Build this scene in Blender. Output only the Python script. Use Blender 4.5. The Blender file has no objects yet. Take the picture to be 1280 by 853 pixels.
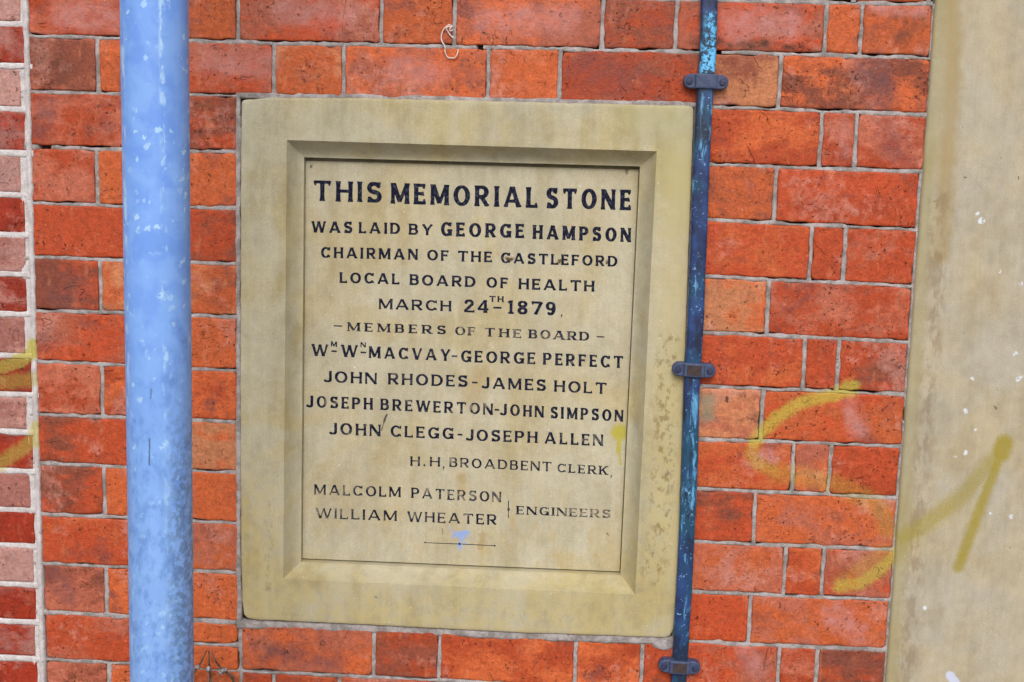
import bpy, bmesh, math, random
import numpy as np
from mathutils import Matrix, Vector, noise as mnoise

# ------------------------------------------------------------------ camera, world, sun, exposure
S = bpy.context.scene
COL = S.collection
FPX = 1700.0                     # focal length in pixels of the 1280 px wide photograph
DIST = 2.16                      # camera to wall, metres
CAMZ = 1.52
YAW, PITCH, ROLL = (math.radians(a) for a in (2.603, -8.694, -1.615))
Rm = Matrix.Rotation(YAW, 3, 'Z') @ Matrix.Rotation(PITCH, 3, 'X') @ Matrix.Rotation(ROLL, 3, 'Y')
cam = bpy.data.objects.new('camera', bpy.data.cameras.new('camera'))
COL.objects.link(cam)
right, fwd, up = Rm.col[0], Rm.col[1], Rm.col[2]
M4 = Matrix((right, up, -fwd)).transposed().to_4x4()
M4.translation = Vector((0, -DIST, CAMZ))
cam.matrix_world = M4
cam.data.sensor_width = 36
cam.data.lens = 36 * FPX / 1280
cam.data.clip_start = 0.05
cam.data.clip_end = 500
S.camera = cam

SUN_EL, SUN_AZ = 40.0, -4.0     # degrees; azimuth measured from behind the camera towards its left
W = bpy.data.worlds.new('World')
S.world = W
W.use_nodes = True
wt = W.node_tree
bg = wt.nodes['Background']
sky = wt.nodes.new('ShaderNodeTexSky')
sky.sky_type = 'NISHITA'
sky.sun_disc = False
sky.sun_elevation = math.radians(SUN_EL)
sky.sun_rotation = math.radians(180 + SUN_AZ)
sky.air_density = 1.0
sky.dust_density = 6.0
sky.ozone_density = 1.0
hs = wt.nodes.new('ShaderNodeHueSaturation')
hs.inputs['Saturation'].default_value = 0.55
wt.links.new(sky.outputs[0], hs.inputs['Color'])
wt.links.new(hs.outputs[0], bg.inputs[0])
bg.inputs[1].default_value = 0.128
sd = bpy.data.lights.new('sun', 'SUN')
sd.energy = 1.02
sd.angle = math.radians(24)
sd.color = (1.0, 0.97, 0.93)
so = bpy.data.objects.new('sun', sd)
COL.objects.link(so)
el, az = math.radians(SUN_EL), math.radians(SUN_AZ)
tosun = Vector((math.sin(az) * math.cos(el), -math.cos(az) * math.cos(el), math.sin(el)))
so.rotation_euler = tosun.to_track_quat('Z', 'Y').to_euler()
so.location = (-2, -4, 6)
S.view_settings.view_transform = 'Standard'
S.view_settings.look = 'None'
S.view_settings.gamma = 1
S.view_settings.use_curve_mapping = False
S.view_settings.exposure = 0.0

rng = random.Random(7)


# ------------------------------------------------------------------ helpers
def P(px, py, y=0.0):
    """where the sight line of a photo pixel meets the plane y = const (x, z)"""
    d = Rm @ Vector(((px - 640) / FPX, 1.0, -(py - 426.5) / FPX))
    k = (y + DIST) / d.y
    return (d.x * k, CAMZ + d.z * k)


def nz(x, y, z):
    return mnoise.noise((x, y, z))


def link(name, me, mats, parent=None, loc=None):
    o = bpy.data.objects.new(name, me)
    COL.objects.link(o)
    for m in (mats if isinstance(mats, (list, tuple)) else [mats]):
        me.materials.append(m)
    if parent:
        o.parent = parent
    if loc:
        o.location = loc
    return o


def tag(o, label=None, cat=None, group=None, kind=None):
    for k, v in (('label', label), ('category', cat), ('group', group), ('kind', kind)):
        if v:
            o[k] = v
    return o


def empty(name, loc):
    o = bpy.data.objects.new(name, None)
    o.empty_display_size = 0.1
    COL.objects.link(o)
    o.location = loc
    return o


def mesh(name, V, F, smooth=True):
    me = bpy.data.meshes.new(name)
    me.from_pydata([tuple(v) for v in V], [], F)
    if smooth:
        me.polygons.foreach_set('use_smooth', [True] * len(me.polygons))
    me.update()
    return me


class MB:
    """collects vertices and faces, with point attributes, for one mesh"""
    def __init__(self):
        self.v, self.f, self.mi = [], [], []
        self.tone, self.tone2, self.seed = [], [], []

    def add(self, V, F, mi=0, tone=(0, 0, 0), tone2=(0, 0, 0), seed=0.0):
        b = len(self.v)
        self.v += V
        self.f += [tuple(i + b for i in f) for f in F]
        self.mi += [mi] * len(F)
        self.tone += [tone] * len(V)
        self.tone2 += [tone2] * len(V)
        self.seed += [seed] * len(V)

    def build(self, name, mats, parent=None, org=(0, 0, 0)):
        V = [(a - org[0], b - org[1], c - org[2]) for a, b, c in self.v]
        me = mesh(name, V, self.f)
        me.polygons.foreach_set('material_index', self.mi)
        for nm, data in (('tone', self.tone), ('tone2', self.tone2)):
            at = me.attributes.new(nm, 'FLOAT_COLOR', 'POINT')
            at.data.foreach_set('color', np.array([(*t, 1) for t in data], np.float32).ravel())
        at = me.attributes.new('seed', 'FLOAT', 'POINT')
        at.data.foreach_set('value', np.array(self.seed, np.float32))
        return link(name, me, mats, parent, org if parent is None else None)


def grid_faces(nu, nv):
    return [(j * nu + i, j * nu + i + 1, (j + 1) * nu + i + 1, (j + 1) * nu + i) for j in range(nv - 1) for i in range(nu - 1)]


def tube(pts, rad, n=8, cap=True):
    """a tube along a polyline; rad is one number or one per point"""
    V, F = [], []
    m = len(pts)
    rad = rad if isinstance(rad, (list, tuple)) else [rad] * m
    pv = [Vector(p) for p in pts]
    ref = Vector((0.31, 0.9, 0.22)).normalized()
    for i in range(m):
        t = (pv[min(i + 1, m - 1)] - pv[max(i - 1, 0)]).normalized()
        a = t.cross(ref).normalized()
        b = a.cross(t)
        for k in range(n):
            q = pv[i] + (a * math.cos(2 * math.pi * k / n) + b * math.sin(2 * math.pi * k / n)) * rad[i]
            V.append(tuple(q))
    for i in range(m - 1):
        for k in range(n):
            F.append((i * n + k, i * n + (k + 1) % n, (i + 1) * n + (k + 1) % n, (i + 1) * n + k))
    if cap:
        F.append(tuple(range(n))[::-1])
        F.append(tuple(range((m - 1) * n, m * n)))
    return V, F


# ------------------------------------------------------------------ node helpers
class NT:
    def __init__(self, name, rough=0.8, spec=0.3):
        self.m = bpy.data.materials.new(name)
        self.m.use_nodes = True
        self.t = self.m.node_tree
        self.b = self.t.nodes['Principled BSDF']
        self.b.inputs['Roughness'].default_value = rough
        self.b.inputs['Specular IOR Level'].default_value = spec
        self.co = self.t.nodes.new('ShaderNodeTexCoord').outputs['Object']

    def put(self, sock, v):
        if hasattr(v, 'is_output'):
            self.t.links.new(v, sock)
        elif isinstance(v, (tuple, list)):
            sock.default_value = tuple(v) + ((1,) if len(v) == 3 and len(sock.default_value) == 4 else ())
        else:
            sock.default_value = v

    def math(self, op, a, b=0.0, c=0.0, clamp=False):
        n = self.t.nodes.new('ShaderNodeMath')
        n.operation = op
        n.use_clamp = clamp
        for s, v in zip(n.inputs, (a, b, c)):
            self.put(s, v)
        return n.outputs[0]

    def vmath(self, op, a, b=(0, 0, 0), scale=None):
        n = self.t.nodes.new('ShaderNodeVectorMath')
        n.operation = op
        self.put(n.inputs[0], a)
        self.put(n.inputs[1], b)
        if scale is not None:
            self.put(n.inputs['Scale'], scale)
        return n.outputs['Value'] if op in ('DOT_PRODUCT', 'LENGTH', 'DISTANCE') else n.outputs[0]

    def mix(self, f, a, b, mode='MIX'):
        n = self.t.nodes.new('ShaderNodeMix')
        n.data_type = 'RGBA'
        n.blend_type = mode
        self.put(n.inputs[0], f)
        self.put(n.inputs[6], a)
        self.put(n.inputs[7], b)
        return n.outputs[2]

    def noise(self, vec, scale, detail=3, rough=0.55, dist=0.0):
        n = self.t.nodes.new('ShaderNodeTexNoise')
        self.put(n.inputs['Vector'], vec)
        n.inputs['Scale'].default_value = scale
        n.inputs['Detail'].default_value = detail
        n.inputs['Roughness'].default_value = rough
        n.inputs['Distortion'].default_value = dist
        return n.outputs['Fac']

    def step(self, v, lo, hi, a=0.0, b=1.0):
        n = self.t.nodes.new('ShaderNodeMapRange')
        n.interpolation_type = 'SMOOTHSTEP'
        self.put(n.inputs[0], v)
        n.inputs[1].default_value, n.inputs[2].default_value = lo, hi
        n.inputs[3].default_value, n.inputs[4].default_value = a, b
        return n.outputs[0]

    def lin(self, v, lo, hi, a, b):
        n = self.t.nodes.new('ShaderNodeMapRange')
        self.put(n.inputs[0], v)
        n.inputs[1].default_value, n.inputs[2].default_value = lo, hi
        n.inputs[3].default_value, n.inputs[4].default_value = a, b
        return n.outputs[0]

    def attr(self, name, fac=False):
        n = self.t.nodes.new('ShaderNodeAttribute')
        n.attribute_name = name
        return n.outputs['Fac' if fac else 'Color']

    def stroke(self, pts, rin, rout, op=1.0, vec=None):
        """soft brush stroke along a polyline in the object's own x,z coordinates"""
        flat = vec
        d = None
        if len(pts) == 1:
            d = self.vmath('DISTANCE', flat, (pts[0][0], 0, pts[0][1]))
        for (ax, az_), (bx, bz) in zip(pts[:-1], pts[1:]):
            ba = (bx - ax, 0.0, bz - az_)
            L2 = ba[0] ** 2 + ba[2] ** 2
            pa = self.vmath('SUBTRACT', flat, (ax, 0, az_))
            h = self.math('DIVIDE', self.vmath('DOT_PRODUCT', pa, ba), L2, clamp=True)
            q = self.vmath('SUBTRACT', pa, self.vmath('SCALE', ba, scale=h))
            e = self.vmath('LENGTH', q)
            d = e if d is None else self.math('MINIMUM', d, e)
        return self.step(d, rin, rout, op, 0.0)

    def mx(self, *a):
        r = a[0]
        for b in a[1:]:
            r = self.math('MAXIMUM', r, b)
        return r

    def flat(self, wob=0.0, scale=150):
        """object coordinates with y dropped, edges broken up by a little noise"""
        v = self.vmath('MULTIPLY', self.co, (1, 0, 1))
        if wob:
            n = self.t.nodes.new('ShaderNodeTexNoise')
            self.put(n.inputs['Vector'], self.co)
            n.inputs['Scale'].default_value = scale
            n.inputs['Detail'].default_value = 3
            o = self.vmath('SUBTRACT', n.outputs['Color'], (0.5, 0.5, 0.5))
            v = self.vmath('ADD', v, self.vmath('MULTIPLY', o, (wob, 0, wob)))
        return v

    def bump(self, h, strength=0.5, dist=0.002, prev=None):
        n = self.t.nodes.new('ShaderNodeBump')
        n.inputs['Strength'].default_value = strength
        n.inputs['Distance'].default_value = dist
        self.put(n.inputs['Height'], h)
        if prev is not None:
            self.put(n.inputs['Normal'], prev)
        return n.outputs[0]

    def done(self, col, normal=None, rough=None):
        self.put(self.b.inputs['Base Color'], col)
        if normal is not None:
            self.put(self.b.inputs['Normal'], normal)
        if rough is not None:
            self.put(self.b.inputs['Roughness'], rough)
        return self.m


def pxs(pts, y=0.0, org=(0, 0, 0)):
    return [(P(a, b, y)[0] - org[0], P(a, b, y)[1] - org[2]) for a, b in pts]


MM = 1.27e-3   # one photo pixel on the wall, roughly, in metres


# ------------------------------------------------------------------ materials
def wall_strokes(n, vec):
    a = n.stroke(pxs([(1066, 483), (1053, 490), (1044, 494), (1017, 499), (991, 508.7), (968, 525), (952, 541), (943, 554)]), 0.004, 0.016, 0.78, vec)
    a2 = n.stroke(pxs([(1062, 486)]), 0.008, 0.022, 0.75, vec)
    b = n.stroke(pxs([(943, 554), (939, 568), (948.6, 581), (971, 591)]), 0.003, 0.017, 0.44, vec)
    c = n.stroke(pxs([(971, 591), (1017, 598), (1044, 606), (1070, 617), (1099, 633), (1112, 662)]), 0.004, 0.026, 0.27, vec)
    d = n.stroke(pxs([(1050, 733), (1076, 729), (1099, 713), (1119, 694)]), 0.005, 0.016, 0.72, vec)
    e = n.stroke(pxs([(1054, 729), (1083, 707), (1106, 692)]), 0.004, 0.024, 0.24, vec)
    return n.mx(a, a2, b, c, d, e)


def pier_strokes(n, vec):
    a = n.stroke(pxs([(-60, 480), (0, 460), (28, 450), (40, 442), (42, 431)]), 0.007, 0.0145, 0.82, vec)
    b = n.stroke(pxs([(-60, 480), (0, 479), (44, 474)]), 0.007, 0.017, 0.5, vec)
    c = n.stroke(pxs([(-40, 604), (0, 580), (21, 565), (42, 552), (46, 534)]), 0.006, 0.017, 0.66, vec)
    return n.mx(a, b, c)


def mat_brick(name, strokes=None, gloss=0.0):
    n = NT(name, 0.72, 0.25)
    sd_ = n.attr('seed', True)
    off = n.vmath('SCALE', (13.1, 7.3, 29.7), scale=sd_)
    v = n.vmath('ADD', n.co, off)
    vs = n.vmath('MULTIPLY', v, (0.75, 1, 1.25))
    n1 = n.noise(vs, 15, 6, 0.70, 0.15)
    n7 = n.noise(v, 150, 4, 0.7)
    v2 = n.noise(n.vmath('MULTIPLY', v, (1, 1, 0.35)), 60, 4, 0.65)
    n2 = n.noise(v, 70, 5, 0.65)
    n3 = n.noise(v, 330, 3, 0.6)
    n4 = n.noise(v, 9, 5, 0.68, 0.1)
    n5 = n.noise(v, 175, 3, 0.6)
    c = n.mix(n.step(n1, 0.44, 0.62), n.attr('tone'), n.attr('tone2'))
    # pale lime bloom and burnt purple patches
    c = n.mix(n.math('MULTIPLY', n.step(n.math('ADD', n4, n.math('MULTIPLY', n.math('SUBTRACT', n2, 0.5), 0.35)), 0.55, 0.70), 0.52), c, (0.50, 0.25, 0.21))
    n6 = n.noise(n.vmath('ADD', v, (5.3, 2.1, 8.8)), 13, 6, 0.70, 0.1)
    c = n.mix(n.math('MULTIPLY', n.step(n6, 0.54, 0.68), 0.62), c, (0.19, 0.065, 0.058))
    c = n.mix(1.0, c, n.mix(n7, (0.50, 0.47, 0.46), (1.48, 1.48, 1.48)), 'MULTIPLY')
    c = n.mix(n.math('MULTIPLY', n.step(v2, 0.55, 0.72), 0.30), c, (0.62, 0.24, 0.12))
    c = n.mix(1.0, c, n.mix(n2, (0.62, 0.60, 0.58), (1.36, 1.36, 1.36)), 'MULTIPLY')
    c = n.mix(1.0, c, n.mix(n3, (0.62, 0.60, 0.60), (1.38, 1.38, 1.38)), 'MULTIPLY')
    # pits, hairline cracks, pale grains
    pit = n.math('MULTIPLY', n.step(n5, 0.63, 0.70), n.step(n.noise(v, 18, 2), 0.38, 0.58))
    c = n.mix(n.math('MULTIPLY', pit, 0.8), c, (0.05, 0.022, 0.015))
    cr = n.step(n.math('ABSOLUTE', n.math('SUBTRACT', n.noise(v, 11, 4, 0.6, 0.6), 0.5)), 0.0, 0.009, 1.0, 0.0)
    cr = n.math('MULTIPLY', cr, n.step(n.noise(v, 21, 2), 0.55, 0.66))
    c = n.mix(n.math('MULTIPLY', cr, 0.4), c, (0.07, 0.025, 0.015))
    gr = n.step(n.noise(n.vmath('ADD', v, (1, 2, 3)), 260, 2), 0.71, 0.76)
    c = n.mix(n.math('MULTIPLY', gr, 0.5), c, (0.6, 0.42, 0.32))
    if strokes:
        f = n.flat(0.012, 90)
        if strokes is wall_strokes:
            g2 = n.step(n.noise(n.co, 42, 5, 0.68), 0.40, 0.60)
            g3 = n.flat(0.03, 30)
            pur = n.mx(n.stroke(pxs([(1085, 84), (1105, 122)]), 0.010, 0.040, 0.9, g3), n.stroke(pxs([(1110, 170), (1125, 195)]), 0.004, 0.035, 0.6, g3),
                       n.stroke(pxs([(730, 85), (790, 100)]), 0.006, 0.045, 0.6, g3), n.stroke(pxs([(60, 130), (48, 165)]), 0.004, 0.03, 0.7, g3),
                       n.stroke(pxs([(75, 375), (100, 360)]), 0.004, 0.035, 0.6, g3), n.stroke(pxs([(70, 720), (85, 745)]), 0.004, 0.03, 0.7, g3),
                       n.stroke(pxs([(330, 815), (420, 825)]), 0.004, 0.028, 0.7, g3), n.stroke(pxs([(1108, 655), (1100, 640)]), 0.003, 0.02, 0.6, g3))
            c = n.mix(n.math('MULTIPLY', pur, n.lin(g2, 0, 1, 0.35, 0.85)), c, (0.15, 0.060, 0.066))
            lil = n.mx(n.stroke(pxs([(1040, 768), (1072, 790)]), 0.004, 0.030, 0.8, g3), n.stroke(pxs([(1062, 506), (1072, 536)]), 0.003, 0.024, 0.8, g3),
                       n.stroke(pxs([(920, 30), (985, 32)]), 0.006, 0.036, 0.85, g3), n.stroke(pxs([(610, 25), (710, 26)]), 0.008, 0.034, 0.7, g3),
                       n.stroke(pxs([(360, 15), (430, 18)]), 0.006, 0.036, 0.7, g3), n.stroke(pxs([(80, 20), (135, 22)]), 0.006, 0.034, 0.75, g3),
                       n.stroke(pxs([(260, 75), (330, 80)]), 0.006, 0.034, 0.6, g3), n.stroke(pxs([(500, 85), (545, 92)]), 0.006, 0.034, 0.6, g3),
                       n.stroke(pxs([(1095, 10), (1150, 14)]), 0.001, 0.016, 0.8, g3), n.stroke(pxs([(955, 568), (965, 574)]), 0.002, 0.014, 0.8, g3),
                       n.stroke(pxs([(1055, 155), (1058, 190)]), 0.002, 0.014, 0.6, g3), n.stroke(pxs([(930, 815), (950, 840)]), 0.003, 0.024, 0.7, g3))
            c = n.mix(n.math('MULTIPLY', lil, n.lin(g2, 0, 1, 0.35, 0.8)), c, (0.52, 0.25, 0.24))
            soot = n.mx(n.stroke(pxs([(868, 54), (905, 53), (960, 58), (1000, 60)]), 0.001, 0.012, 0.9, g3), n.stroke(pxs([(1145, 30), (1130, 45)]), 0.003, 0.026, 0.6, g3),
                        n.stroke(pxs([(909, 498), (908, 502)]), 0.0015, 0.004, 1.0, f), n.stroke(pxs([(55, 62), (90, 110)]), 0.003, 0.035, 0.45, g3))
            c = n.mix(n.math('MULTIPLY', soot, n.lin(g2, 0, 1, 0.3, 0.9)), c, (0.055, 0.030, 0.022))
            vd = n.stroke(pxs([(883, 498), (887, 522)]), 0.003, 0.020, 0.6, g3)
            c = n.mix(vd, c, (0.16, 0.24, 0.17))
        sp = strokes(n, f)
        gs = n.math('MULTIPLY', n.math('SUBTRACT', n.noise(n.co, 420, 2, 0.6), 0.5), n.math('MULTIPLY', sp, n.math('SUBTRACT', 1.0, sp)))
        sp = n.math('ADD', sp, n.math('MULTIPLY', gs, 5.0), clamp=True)
        sp = n.math('MULTIPLY', sp, n.lin(n3, 0.35, 0.6, 0.66, 1.0))
        c = n.mix(n.math('MULTIPLY', sp, 0.9), c, (0.46, 0.42, 0.06) if strokes is wall_strokes else (0.34, 0.31, 0.06))
    h = n.math('ADD', n.math('MULTIPLY', n2, 0.6), n.math('MULTIPLY', n3, 0.35))
    h = n.math('SUBTRACT', h, n.math('MULTIPLY', pit, 0.9))
    h = n.math('SUBTRACT', h, n.math('MULTIPLY', cr, 0.6))
    h = n.math('ADD', h, n.math('MULTIPLY', n7, 0.5))
    return n.done(c, n.bump(h, 0.9, 0.0026), n.lin(n2, 0.3, 0.7, 0.42, 0.72))


def mat_mortar(name, c0, c1, strokes=None):
    n = NT(name, 0.9, 0.2)
    a = n.noise(n.co, 45, 5, 0.65)
    b = n.noise(n.co, 420, 3, 0.6)
    c = n.mix(n.step(a, 0.35, 0.65), c0, c1)
    c = n.mix(1.0, c, n.mix(b, (0.6, 0.6, 0.6), (1.35, 1.35, 1.35)), 'MULTIPLY')
    d = n.step(n.noise(n.co, 160, 3), 0.66, 0.72)
    c = n.mix(n.math('MULTIPLY', d, 0.65), c, (0.07, 0.06, 0.06))
    if strokes:
        c = n.mix(strokes(n, n.flat(0.012, 90)), c, (0.46, 0.40, 0.05))
    return n.done(c, n.bump(n.math('ADD', a, n.math('MULTIPLY', b, 0.5)), 0.8, 0.003))


def stone_base(n, light, warm, grey, sv=1.0):
    """weathered sandstone with faint vertical bedding and rain streaks"""
    vs = n.vmath('MULTIPLY', n.co, (1.0, 1.0, 0.10))
    s1 = n.noise(vs, 22 * sv, 4, 0.6)
    s2 = n.noise(n.co, 7, 4, 0.6, 0.4)
    s3 = n.noise(n.co, 55, 5, 0.65)
    s4 = n.noise(n.co, 600, 2, 0.6)
    c = n.mix(n.step(s2, 0.40, 0.60), grey, warm)
    s6 = n.noise(n.vmath('MULTIPLY', n.co, (1, 1, 0.5)), 18, 5, 0.65, 0.3)
    c = n.mix(1.0, c, n.mix(n.step(s6, 0.35, 0.65), (0.90, 0.885, 0.85), (1.08, 1.085, 1.10)), 'MULTIPLY')
    c = n.mix(n.math('MULTIPLY', n.step(s1, 0.4, 0.68), 0.6), c, light)
    c = n.mix(1.0, c, n.mix(s3, (0.76, 0.745, 0.71), (1.17, 1.17, 1.17)), 'MULTIPLY')
    c = n.mix(1.0, c, n.mix(s4, (0.70, 0.69, 0.68), (1.24, 1.24, 1.23)), 'MULTIPLY')
    vs2 = n.vmath('MULTIPLY', n.co, (1.0, 1.0, 0.04))
    s5 = n.noise(vs2, 190, 3, 0.6)
    c = n.mix(1.0, c, n.mix(s5, (0.91, 0.91, 0.9), (1.08, 1.08, 1.08)), 'MULTIPLY')
    h = n.math('ADD', n.math('MULTIPLY', s3, 0.7), n.math('MULTIPLY', s4, 0.3))
    return c, h, s3


def mat_frame(org):
    n = NT('weathered_sandstone', 0.88, 0.2)
    c, h, s3 = stone_base(n, (0.51, 0.485, 0.375), (0.44, 0.385, 0.225), (0.45, 0.43, 0.33))
    f = n.flat(0.03, 40)
    # ochre wash towards the foot and the right-hand side
    foot = n.stroke(pxs([(310, 640), (320, 755), (560, 775), (820, 780), (835, 620)], 0, org), 0.0, 0.12, 0.55, f)
    c = n.mix(n.math('MULTIPLY', foot, n.step(s3, 0.3, 0.65)), c, (0.47, 0.38, 0.16))
    grn = n.stroke(pxs([(800, 140), (850, 150), (848, 260)], 0, org), 0.0, 0.06, 0.45, f)
    c = n.mix(grn, c, (0.42, 0.40, 0.20))
    rightw = n.stroke(pxs([(848, 200), (835, 700)], 0, org), 0.0, 0.055, 0.5, f)
    c = n.mix(rightw, c, (0.50, 0.43, 0.22))
    # brown speckle down the right and left margins
    sp = n.step(n.noise(n.vmath('MULTIPLY', n.co, (1, 1, 0.6)), 125, 4, 0.62), 0.50, 0.62)
    m1 = n.stroke(pxs([(836, 430), (833, 480), (830, 560), (826, 650), (815, 715)], 0, org), 0.006, 0.028, 0.62, f)
    m2 = n.stroke(pxs([(338, 632), (338, 690), (334, 735)], 0, org), 0.002, 0.010, 0.45, f)
    m3 = n.stroke(pxs([(500, 752), (640, 768), (800, 770)], 0, org), 0.004, 0.03, 0.16, f)
    c = n.mix(n.math('MULTIPLY', sp, n.mx(m1, m2, m3)), c, (0.20, 0.135, 0.05))
    tr = n.stroke(pxs([(838, 545), (834, 640)], 0, org), 0.0, 0.012, 0.5, f)
    c = n.mix(n.math('MULTIPLY', tr, n.step(n.noise(n.co, 160, 3), 0.52, 0.6)), c, (0.14, 0.12, 0.10))
    # small bruises
    dots = n.stroke(pxs([(474, 748)], 0, org), 0.001, 0.006, 0.7, f)
    c = n.mix(dots, c, (0.10, 0.13, 0.25))
    fl = n.step(n.noise(n.co, 140, 2), 0.74, 0.78)
    c = n.mix(n.math('MULTIPLY', fl, 0.5), c, (0.72, 0.70, 0.60))
    return n.done(c, n.bump(h, 0.45, 0.0016))


def mat_panel(org, yp):
    n = NT('dressed_sandstone', 0.85, 0.2)
    c, h, s3 = stone_base(n, (0.53, 0.50, 0.39), (0.475, 0.42, 0.27), (0.49, 0.465, 0.36))
    f = n.flat(0.02, 60)
    g = n.flat(0.003, 150)
    och = n.step(n.noise(n.vmath('MULTIPLY', n.co, (1, 1, 0.5)), 30, 5, 0.66), 0.46, 0.72)
    low = n.stroke(pxs([(420, 680), (560, 695), (740, 690), (600, 640)], yp, org), 0.02, 0.12, 0.7, f)
    c = n.mix(n.math('MULTIPLY', n.math('MULTIPLY', och, n.step(s3, 0.35, 0.62)), low), c, (0.42, 0.31, 0.11))
    c = n.mix(n.math('MULTIPLY', och, 0.15), c, (0.46, 0.34, 0.15))
    st = n.stroke(pxs([(600, 470), (590, 500)], yp, org), 0.002, 0.03, 0.4, f)
    st2 = n.stroke(pxs([(604, 668), (601, 682)], yp, org), 0.002, 0.010, 0.45, f)
    st3 = n.stroke(pxs([(577, 597)], yp, org), 0.002, 0.014, 0.45, f)
    c = n.mix(n.mx(st, st2, st3), c, (0.33, 0.22, 0.07))
    # rusty holes in the third line
    r_ = n.mx(n.stroke(pxs([(637, 324)], yp, org), 0.003, 0.008, 0.95, f), n.stroke(pxs([(700, 326)], yp, org), 0.002, 0.006, 0.9, f),
              n.stroke(pxs([(761, 328)], yp, org), 0.002, 0.006, 0.9, f))
    c = n.mix(r_, c, (0.09, 0.045, 0.012))
    # small knocks: beside the clerk's line, at the top corner
    k = n.mx(n.stroke(pxs([(483, 519), (480, 527)], yp, org), 0.0008, 0.0026, 0.9, g), n.stroke(pxs([(481, 525), (477, 538)], yp, org), 0.0002, 0.0014, 0.8, g), n.stroke(pxs([(390, 208)], yp, org), 0.001, 0.004, 0.8, f),
             n.stroke(pxs([(761, 669)], yp, org), 0.001, 0.0035, 0.7, f), n.stroke(pxs([(784, 212), (784, 217)], yp, org), 0.001, 0.004, 0.6, f),
             n.stroke(pxs([(553, 661), (553.5, 668)], yp, org), 0.0002, 0.0014, 0.6, g))
    c = n.mix(k, c, (0.03, 0.03, 0.035))
    # blue-white paint splash under the last names
    bl = n.mx(n.stroke(pxs([(566, 666), (575, 669), (584, 668)], yp, org), 0.003, 0.008, 0.95, f),
              n.stroke(pxs([(574, 670), (576, 682)], yp, org), 0.003, 0.0075, 0.9, f), n.stroke(pxs([(562, 661)], yp, org), 0.001, 0.005, 0.6, f))
    bl = n.math('MULTIPLY', bl, n.step(n.noise(n.co, 150, 3), 0.36, 0.5))
    c = n.mix(bl, c, (0.26, 0.38, 0.72))
    wh = n.math('MULTIPLY', n.step(n.noise(n.co, 120, 2), 0.755, 0.78), 0.6)
    c = n.mix(wh, c, (0.75, 0.74, 0.68))
    # yellow spray blob with its drip
    sp = n.mx(n.stroke(pxs([(775, 541)], yp, org), 0.008, 0.0205, 0.88, n.flat(0.006, 90)), n.stroke(pxs([(774, 550), (773, 564)], yp, org), 0.0026, 0.0052, 0.85, g),
              n.stroke(pxs([(773, 562), (776, 581)], yp, org), 0.0006, 0.0028, 0.8, g))
    c = n.mix(sp, c, (0.43, 0.38, 0.04))
    return n.done(c, n.bump(h, 0.35, 0.0012))


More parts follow.
